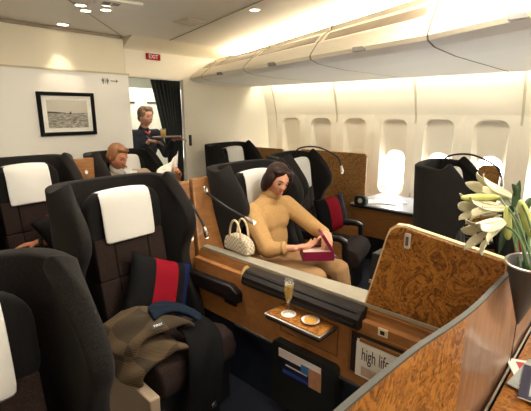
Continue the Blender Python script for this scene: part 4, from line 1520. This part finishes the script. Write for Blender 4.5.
def hair_cap(bm, M, shapes):
    for c, r_ in shapes:
        ell(bm, (0, 0, 0), (1, 1, 1), None) if False else None
        bmesh.ops.create_icosphere(bm, subdivisions=3, radius=1, matrix=M @ Matrix.Translation(c) @ Matrix.Diagonal((*r_, 1)))


def Vx(*a): return Vector(a)


# --- woman in the tan sweater
hc = Vx(2.11, 1.815, 1.185)
MH = Matrix.Translation(hc) @ Matrix.Rotation(R(-20), 4, 'Z') @ Matrix.Rotation(R(21), 4, 'X') @ Matrix.Rotation(R(12), 4, 'Y')
wt = thing('person', 'smiling woman with dark bobbed hair in tan rollneck sweater opening a box', 'person', (2.08, 1.75, .45))
shR, shL = Vx(1.925, 1.90, .965), Vx(2.265, 1.86, .975)
elR, elL = Vx(1.87, 1.69, .76), Vx(2.32, 1.62, .82)
wrR, wrL = Vx(1.955, 1.53, .785), Vx(2.19, 1.44, .845)
hipR, hipL = Vx(1.98, 1.88, .58), Vx(2.16, 1.88, .58)
knR, knL = Vx(1.97, 1.36, .62), Vx(2.17, 1.32, .63)
ftR, ftL = Vx(2.0, 1.30, .10), Vx(2.19, 1.22, .10)
bm = newbm()
head_geo(bm, MH, 1.15, .98)
cap(bm, hc+Vx(0, .03, -.06), Vx(2.095, 1.89, 1.03), .050, .055)
ell(bm, (2.095, 1.89, .90), (.15, .09, .16)); ell(bm, (2.08, 1.90, .66), (.14, .10, .14))
cap(bm, shR, shL, .04, .04)
for a, b, c in ((shR, elR, wrR), (shL, elL, wrL)):
    cap(bm, a, b, .042, .034); cap(bm, b, c, .034, .024)
for a, b, c in ((hipR, knR, ftR), (hipL, knL, ftL)):
    cap(bm, a, b, .075, .05); cap(bm, b, c, .048, .032)
hd = (Vx(2.06, 1.40, .755)-wrR)
hand(bm, frameM(wrR, Vector((.3, -.1, -.2)).cross(Vector((0, 0, 1))) if False else Vector((0.45, .9, 0)), (.9, -.45, .02)) , -1, .5)
hd2 = Vector((-.65, -.5, -.18))
hand(bm, frameM(wrL, Vector((-.5, .65, .1)), hd2), 1, .55)
body = remeshed('body', bm, skin, wt, .0055, 3)
face_bits(wt, MH, mat('lipstick', (.45, .07, .06), .4), mat('brow_dark', (.06, .03, .02), .8), .006)
# teeth in the smile
bm = newbm(); tube(bm, [MH @ Vector(p) for p in ((-.014, -.094, -.0525), (0, -.0985, -.0545), (.014, -.094, -.0525))], .0022, 6); obj('teeth', bm, white_p, wt, world=True)
bm = newbm()
hair_cap(bm, MH, [((0, .018, .030), (.085, .094, .095)), ((.070, .010, -.030), (.022, .062, .080)), ((-.072, .018, -.030), (.022, .056, .080)), ((0, .065, -.035), (.074, .048, .090)),
                  ((.040, -.034, .074), (.046, .040, .030)), ((-.030, -.032, .078), (.050, .040, .027)), ((.073, -.045, .010), (.013, .030, .060)), ((-.074, -.030, .0), (.012, .034, .060))])
remeshed('hair', bm, mat('hair_dark_brown', (.022, .007, .004), .5, bump=(150, .5), spec=.3), wt, .006, 3)
sweater = mat('tan_knit', (.47, .29, .125), .95, bump=(140, .9), var=(60, .18), spec=.1)
bm = newbm()
ell(bm, (2.095, 1.885, .895), (.19, .118, .15)); ell(bm, (2.085, 1.875, .745), (.175, .12, .19)); ell(bm, (2.07, 1.88, .62), (.16, .12, .08))
ell(bm, (2.04, 1.82, .875), (.08, .05, .07)); ell(bm, (2.14, 1.81, .88), (.08, .05, .07))
cap(bm, shR, shL, .062, .062)
cap(bm, hc+Vx(-.005, .040, -.085), Vx(2.095, 1.89, 1.00), .064, .088); cap(bm, hc+Vx(.0, .045, -.14), shR+Vx(.05, 0, .01), .06, .06); cap(bm, hc+Vx(.0, .045, -.14), shL+Vx(-.05, 0, .01), .06, .06)
cap(bm, shR, elR, .074, .060); cap(bm, elR, elR.lerp(wrR, .55), .060, .047)
cap(bm, shL, elL, .072, .058); cap(bm, elL, elL.lerp(wrL, .75), .058, .044)
remeshed('sweater', bm, sweater, wt, .008, 5)
bm = newbm()
for a, b, c in ((hipR, knR, ftR), (hipL, knL, ftL)):
    cap(bm, a, b, .092, .070); cap(bm, b, c+Vx(0, 0, .04), .068, .058)
ell(bm, (2.07, 1.89, .60), (.17, .13, .10))
remeshed('trousers', bm, mat('tan_trousers', (.33, .19, .085), .85, bump=(120, .4), var=(8, .1)), wt, .009, 4)
for f in (ftR, ftL):
    bm = newbm(); cap(bm, f+Vx(0, .03, -.05), f+Vx(.0, -.15, -.065), .042, .032); obj('shoe', bm, mat('shoe_brown', (.10, .05, .03), .4), wt, smooth=True, world=True)
bm = newbm(); nk = hc+Vx(-.004, .040, -.088); ax = (hc-Vx(2.095, 1.90, .98)).normalized(); tube(bm, [nk-ax*.03, nk-ax*.022, nk+ax*.012, nk+ax*.02], [.066, .072, .070, .060], 24); rn = obj('rollneck', bm, sweater, wt, smooth=True, world=True)
bm = newbm()
for k in range(5):
    a = elR.lerp(wrR, .62+k*.02)
d_ = (wrR-elR).normalized()
tube(bm, [elR.lerp(wrR, .55), elR.lerp(wrR, .70)], [.050, .047], 16); obj('cuff', bm, sweater, wt, smooth=True, world=True)

# --- gift box
t = thing('gift_box', 'open magenta box with raised lid in the woman\'s hands', 'box', (2.03, 1.405, .735))
mag = mat('magenta_card', (.17, .006, .035), .4, var=(20, .1))
bx = frameM((2.03, 1.405, .735), (.72, -.69, 0), (.69, .72, 0))
def bxbm(parts):
    bm = newbm()
    for lo, hi in parts: box(bm, lo, hi)
    bm.transform(bx); return bm
obj('box_body', bxbm([((-.10, -.07, 0), (.10, .07, .004)), ((-.10, -.07, 0), (.10, -.066, .06)), ((-.10, .066, 0), (.10, .07, .06)), ((-.10, -.07, 0), (-.096, .07, .06)), ((.096, -.07, 0), (.10, .07, .06))]), mag, t, world=True, bevel=.001)
obj('tissue', bxbm([((-.094, -.064, .03), (.094, .064, .045))]), mat('tissue_pink', (.72, .55, .48), .8, var=(30, .3)), t, world=True)
bm = newbm(); box(bm, (0, -.07, 0), (.135, .07, .02)); bm.transform(bx @ Matrix.Translation((.10, 0, .06)) @ Matrix.Rotation(R(-122), 4, 'Y'))
obj('box_lid', bm, mag, t, world=True, bevel=.002)

# --- man with newspaper
hm = Vx(1.86, 3.60, 1.235)
MM_ = Matrix.Translation(hm) @ Matrix.Rotation(R(12), 4, 'Z') @ Matrix.Rotation(R(22), 4, 'X') @ Matrix.Rotation(R(8), 4, 'Y')
mt = thing('person', 'man with fair hair in a tan suit and tie reading a newspaper', 'person', (1.98, 3.5, .45))
sR, sL = Vx(1.77, 3.66, 1.03), Vx(2.14, 3.62, 1.03)
eR, eL = Vx(1.73, 3.44, .83), Vx(2.24, 3.38, .85)
wR, wL = Vx(1.90, 3.27, .95), Vx(2.27, 3.22, 1.03)
bm = newbm()
head_geo(bm, MM_, 1.4, 1.04)
cap(bm, hm+Vx(0, .03, -.06), Vx(1.955, 3.65, 1.06), .056, .06)
ell(bm, (1.955, 3.65, .92), (.16, .10, .18)); ell(bm, (1.96, 3.66, .66), (.15, .11, .15))
for a, b, c in ((sR, eR, wR), (sL, eL, wL)):
    cap(bm, a, b, .048, .04); cap(bm, b, c, .038, .028)
for x in (1.87, 2.05):
    cap(bm, (x, 3.62, .57), (x, 3.16, .60), .08, .055); cap(bm, (x, 3.16, .60), (x, 3.08, .08), .052, .035)
hand(bm, frameM(wR, (.6, .8, 0), (.75, -.5, .35)), -1, .7)
hand(bm, frameM(wL, (.0, .6, .5), (-.2, -.6, .6)), 1, .9)
remeshed('body', bm, skin_m, mt, .006, 3)
face_bits(mt, MM_, mat('lips_m', (.40, .15, .11), .5), mat('brow_fair', (.25, .13, .06), .8))
bm = newbm()
hair_cap(bm, MM_, [((0, .020, .040), (.085, .098, .090)), ((0, -.040, .090), (.062, .042, .030)), ((0, .06, -.02), (.072, .050, .075)), ((.070, .005, .01), (.014, .055, .06)), ((-.070, .005, .01), (.014, .055, .06))])
remeshed('hair', bm, mat('hair_fair', (.17, .070, .022), .5, bump=(150, .8)), mt, .006, 2)
suit = mat('tan_suit', (.30, .22, .16), .9, bump=(200, .3))
bm = newbm()
ell(bm, (1.955, 3.65, .90), (.20, .125, .20)); ell(bm, (1.96, 3.66, .68), (.18, .13, .20)); cap(bm, sR, sL, .068, .068)
for a, b, c in ((sR, eR, wR), (sL, eL, wL)):
    cap(bm, a, b, .072, .056); cap(bm, b, b.lerp(c, .85), .054, .042)
remeshed('suit_jacket', bm, suit, mt, .009, 4)
bm = newbm(); cap(bm, hm+Vx(.0, .045, -.10), Vx(1.955, 3.645, 1.06), .062, .072)
prism(bm, [(1.90, 3.545, 1.09), (2.02, 3.54, 1.09), (1.965, 3.515, .92)], (0, .05, 0))
obj('shirt', bm, white_cloth, mt, smooth=False, world=True)
bm = newbm(); prism(bm, [(1.945, 3.507, 1.07), (1.985, 3.505, 1.07), (1.982, 3.50, .92), (1.955, 3.50, .92)], (0, .01, 0)); obj('tie', bm, mat('tie_gold', (.45, .28, .08), .5), mt, world=True)
bm = newbm()
for x in (1.87, 2.05):
    cap(bm, (x, 3.62, .57), (x, 3.16, .60), .095, .075); cap(bm, (x, 3.16, .60), (x, 3.09, .14), .072, .06)
remeshed('suit_trousers', bm, suit, mt, .01, 3)
for x in (1.87, 2.05):
    bm = newbm(); cap(bm, (x, 3.10, .05), (x, 2.93, .038), .046, .036); obj('shoe', bm, black_leather, mt, smooth=True, world=True)
# newspaper
t = thing('newspaper', 'open white newspaper held up by the seated man', 'newspaper', (2.15, 3.2, .9))
news = mat('newsprint', (.66, .63, .57), .8, var=(40, .15))
bm = newbm()
prev = None
for i in range(13):
    u = -1+i/6
    x = 2.13+u*.13; y = 3.17+.07*abs(u)+.012*math.sin(u*7)
    lo_, hi_ = .90+.02*u, 1.20+.08*u
    cur = [bm.verts.new((x-.03, y, lo_)), bm.verts.new((x+.03, y+.01, (lo_+hi_)/2)), bm.verts.new((x+.07, y+.04, hi_))]
    if prev:
        for j in range(2): bm.faces.new((prev[j], cur[j], cur[j+1], prev[j+1]))
    prev = cur
obj('pages', bm, news, t, world=True, smooth=True, solid=.004)
bm = newbm()
for k in range(9):
    box(bm, (2.06, 3.165, .93+k*.025), (2.10, 3.168, .933+k*.025))
obj('print_columns', bm, mat('newsink', (.15, .15, .15), .8), t, world=True)

# --- attendant
ha = Vx(2.70, 4.44, 1.595)
MA = Matrix.Translation(ha) @ Matrix.Rotation(R(8), 4, 'Z') @ Matrix.Rotation(R(6), 4, 'X')
at_ = thing('person', 'standing attendant with short grey-blonde hair in navy jacket carrying a tray', 'person', (2.70, 4.5, 0))
aR, aL = Vx(2.54, 4.50, 1.385), Vx(2.86, 4.48, 1.385)
bR, bL = Vx(2.50, 4.42, 1.10), Vx(2.90, 4.36, 1.13)
cR, cL = Vx(2.585, 4.21, 1.32), Vx(2.93, 4.20, 1.33)
bm = newbm()
head_geo(bm, MA, 1.15, 1.0)
cap(bm, ha+Vx(0, .03, -.06), Vx(2.70, 4.51, 1.40), .048, .055)
ell(bm, (2.70, 4.51, 1.25), (.14, .09, .18)); ell(bm, (2.70, 4.52, .98), (.14, .10, .16))
for a, b, c in ((aR, bR, cR), (aL, bL, cL)):
    cap(bm, a, b, .042, .034); cap(bm, b, c, .034, .024)
for x in (2.62, 2.79):
    cap(bm, (x, 4.52, .90), (x, 4.52, .50), .08, .055); cap(bm, (x, 4.52, .50), (x, 4.54, .08), .052, .032)
    cap(bm, (x, 4.55, .05), (x, 4.42, .04), .035, .03)
hand(bm, frameM(cR, (.3, .2, .9), (.8, -.4, .35)) @ Matrix.Rotation(R(90), 4, 'Y'), 1, .35)
hand(bm, frameM(cL, (.3, .2, .9), (.5, -.5, .45)) @ Matrix.Rotation(R(90), 4, 'Y'), 1, .35)
remeshed('body', bm, skin, at_, .006, 3)
face_bits(at_, MA, mat('lips_a', (.42, .12, .10), .5), mat('brow_grey', (.22, .15, .10), .8))
bm = newbm()
hair_cap(bm, MA, [((0, .020, .036), (.088, .092, .096)), ((0, -.042, .098), (.065, .046, .036)), ((.06, .0, .05), (.035, .06, .06)), ((-.06, .0, .05), (.035, .06, .06)), ((0, .06, -.02), (.07, .045, .06))])
remeshed('hair', bm, mat('hair_grey_blonde', (.24, .15, .085), .5, bump=(150, .8)), at_, .006, 2)
navy = mat('navy_uniform', (.012, .012, .022), .85, bump=(200, .2))
bm = newbm()
ell(bm, (2.70, 4.51, 1.24), (.178, .115, .19)); ell(bm, (2.70, 4.51, 1.0), (.16, .12, .20)); cap(bm, aR, aL, .060, .060); cap(bm, (2.70, 4.50, 1.46), (2.70, 4.51, 1.38), .058, .09)
for a, b, c in ((aR, bR, cR), (aL, bL, cL)):
    cap(bm, a, b, .064, .05); cap(bm, b, b.lerp(c, .8), .05, .038)
remeshed('jacket', bm, navy, at_, .009, 4)
bm = newbm()
lathe(bm, [(.16, .98), (.185, .86), (.19, .7), (.175, .5)], 24, Matrix.Translation((2.705, 4.52, 0)) @ Matrix.Diagonal((1, .72, 1, 1)))
obj('skirt', bm, navy, at_, smooth=True, world=True)
bm = newbm(); tube(bm, [(2.665, 4.425, 1.42), (2.70, 4.40, 1.385), (2.735, 4.425, 1.42)], [.012, .016, .012], 8); obj('scarf', bm, mat('scarf_red', (.35, .06, .06), .6), at_, world=True, smooth=True)
bm = newbm(); tube(bm, [(2.665, 4.402, 1.37), (2.70, 4.385, 1.33)], [.008, .010], 6); obj('blouse_front', bm, mat('blouse_blue', (.10, .12, .25), .6), at_, world=True)

t = thing('serving_tray', 'dark oval serving tray carried by the attendant', 'tray', (2.76, 4.10, 1.355))
bm = newbm(); lathe(bm, [(.0001, 0), (.15, 0), (.165, .012), (.168, .014), (.163, .016), (.15, .006), (.0001, .006)], 32, Matrix.Diagonal((1.15, .72, 1, 1)))
obj('tray_dish', bm, mat('tray_dark', (.22, .17, .14), .3), t, smooth=True)
t = thing('juice_glass', 'tumbler of orange juice on the attendant\'s tray', 'glass', (2.69, 4.07, 1.362))
bm = newbm(); lathe(bm, [(.0001, 0), (.028, 0), (.033, .10), (.0315, .10), (.027, .004), (.0001, .004)], 20); obj('tumbler', bm, glass, t, smooth=True)
bm = newbm(); lathe(bm, [(.0001, .0045), (.0265, .0045), (.0305, .082), (.0001, .082)], 20); obj('juice', bm, mat('orange_juice', (.90, .50, .02), .4), t, smooth=True)

# --- passenger half hidden behind the centre seat, arm on the armrest
pt = thing('person', 'passenger in black hidden behind the centre seat with bare forearm and watch showing', 'person', (1.25, 2.62, .4))
bm = newbm()
hq = Vx(1.27, 2.66, 1.03)
MQ = Matrix.Translation(hq) @ Matrix.Rotation(R(-135), 4, 'Z') @ Matrix.Rotation(R(20), 4, 'X')
head_geo(bm, MQ, 1.2, 1.0)
cap(bm, hq, (1.27, 2.60, .90), .05, .05)
ell(bm, (1.25, 2.62, .74), (.11, .14, .18)); ell(bm, (1.26, 2.62, .52), (.15, .11, .13))
q1, q2, q3 = Vx(1.18, 2.76, .86), Vx(1.25, 3.06, .715), Vx(.96, 3.21, .69)
cap(bm, q1, q2, .042, .036); cap(bm, q2, q3, .040, .027)
cap(bm, (1.28, 2.48, .86), (1.22, 2.42, .66), .042, .036); cap(bm, (1.22, 2.42, .66), (1.05, 2.52, .60), .036, .026)
hand(bm, frameM(q3, (.4, .9, 0), (-.95, .3, -.1)), -1, .3)
hand(bm, frameM((1.05, 2.52, .60), (.3, .9, 0), (-.9, .3, 0)), 1, .4)
for y in (2.48, 2.64):
    cap(bm, (1.24, y, .48), (.90, y-.06, .50), .07, .05); cap(bm, (.90, y-.06, .50), (.92, y-.06, .07), .05, .035)
remeshed('body', bm, skin_m, pt, .006, 3)
bm = newbm()
hair_cap(bm, MQ, [((0, .022, .034), (.083, .094, .092)), ((0, -.035, .088), (.062, .048, .032)), ((0, .06, -.02), (.070, .048, .07))])
remeshed('hair', bm, MAT['hair_dark_brown'], pt, .008, 2)
bm = newbm()
ell(bm, (1.25, 2.62, .74), (.125, .16, .19)); ell(bm, (1.26, 2.62, .54), (.165, .12, .15)); cap(bm, q1, q2.lerp(q1, .15), .06, .055); cap(bm, (1.28, 2.48, .86), (1.22, 2.43, .70), .06, .05)
for y in (2.48, 2.64):
    cap(bm, (1.24, y, .48), (.90, y-.06, .50), .085, .065); cap(bm, (.90, y-.06, .50), (.92, y-.06, .12), .062, .05)
remeshed('black_clothes', bm, mat('cloth_black', (.012, .012, .014), .9), pt, .01, 3)
bm = newbm(); tube(bm, [q2.lerp(q3, .86), q2.lerp(q3, .95)], [.034, .032], 16); obj('wristwatch', bm, black_m, pt, world=True, smooth=True)
bm = newbm(); prism(bm, [(1.1, 2.52, 0), (1.45, 2.52, 0), (1.45, 2.74, 0), (1.1, 2.74, 0)], (0, 0, .40)); tag(obj('footstool', bm, pad_m, bevel=.03, seg=3, smooth=True), 'dark padded footstool behind the centre seat', 'stool')
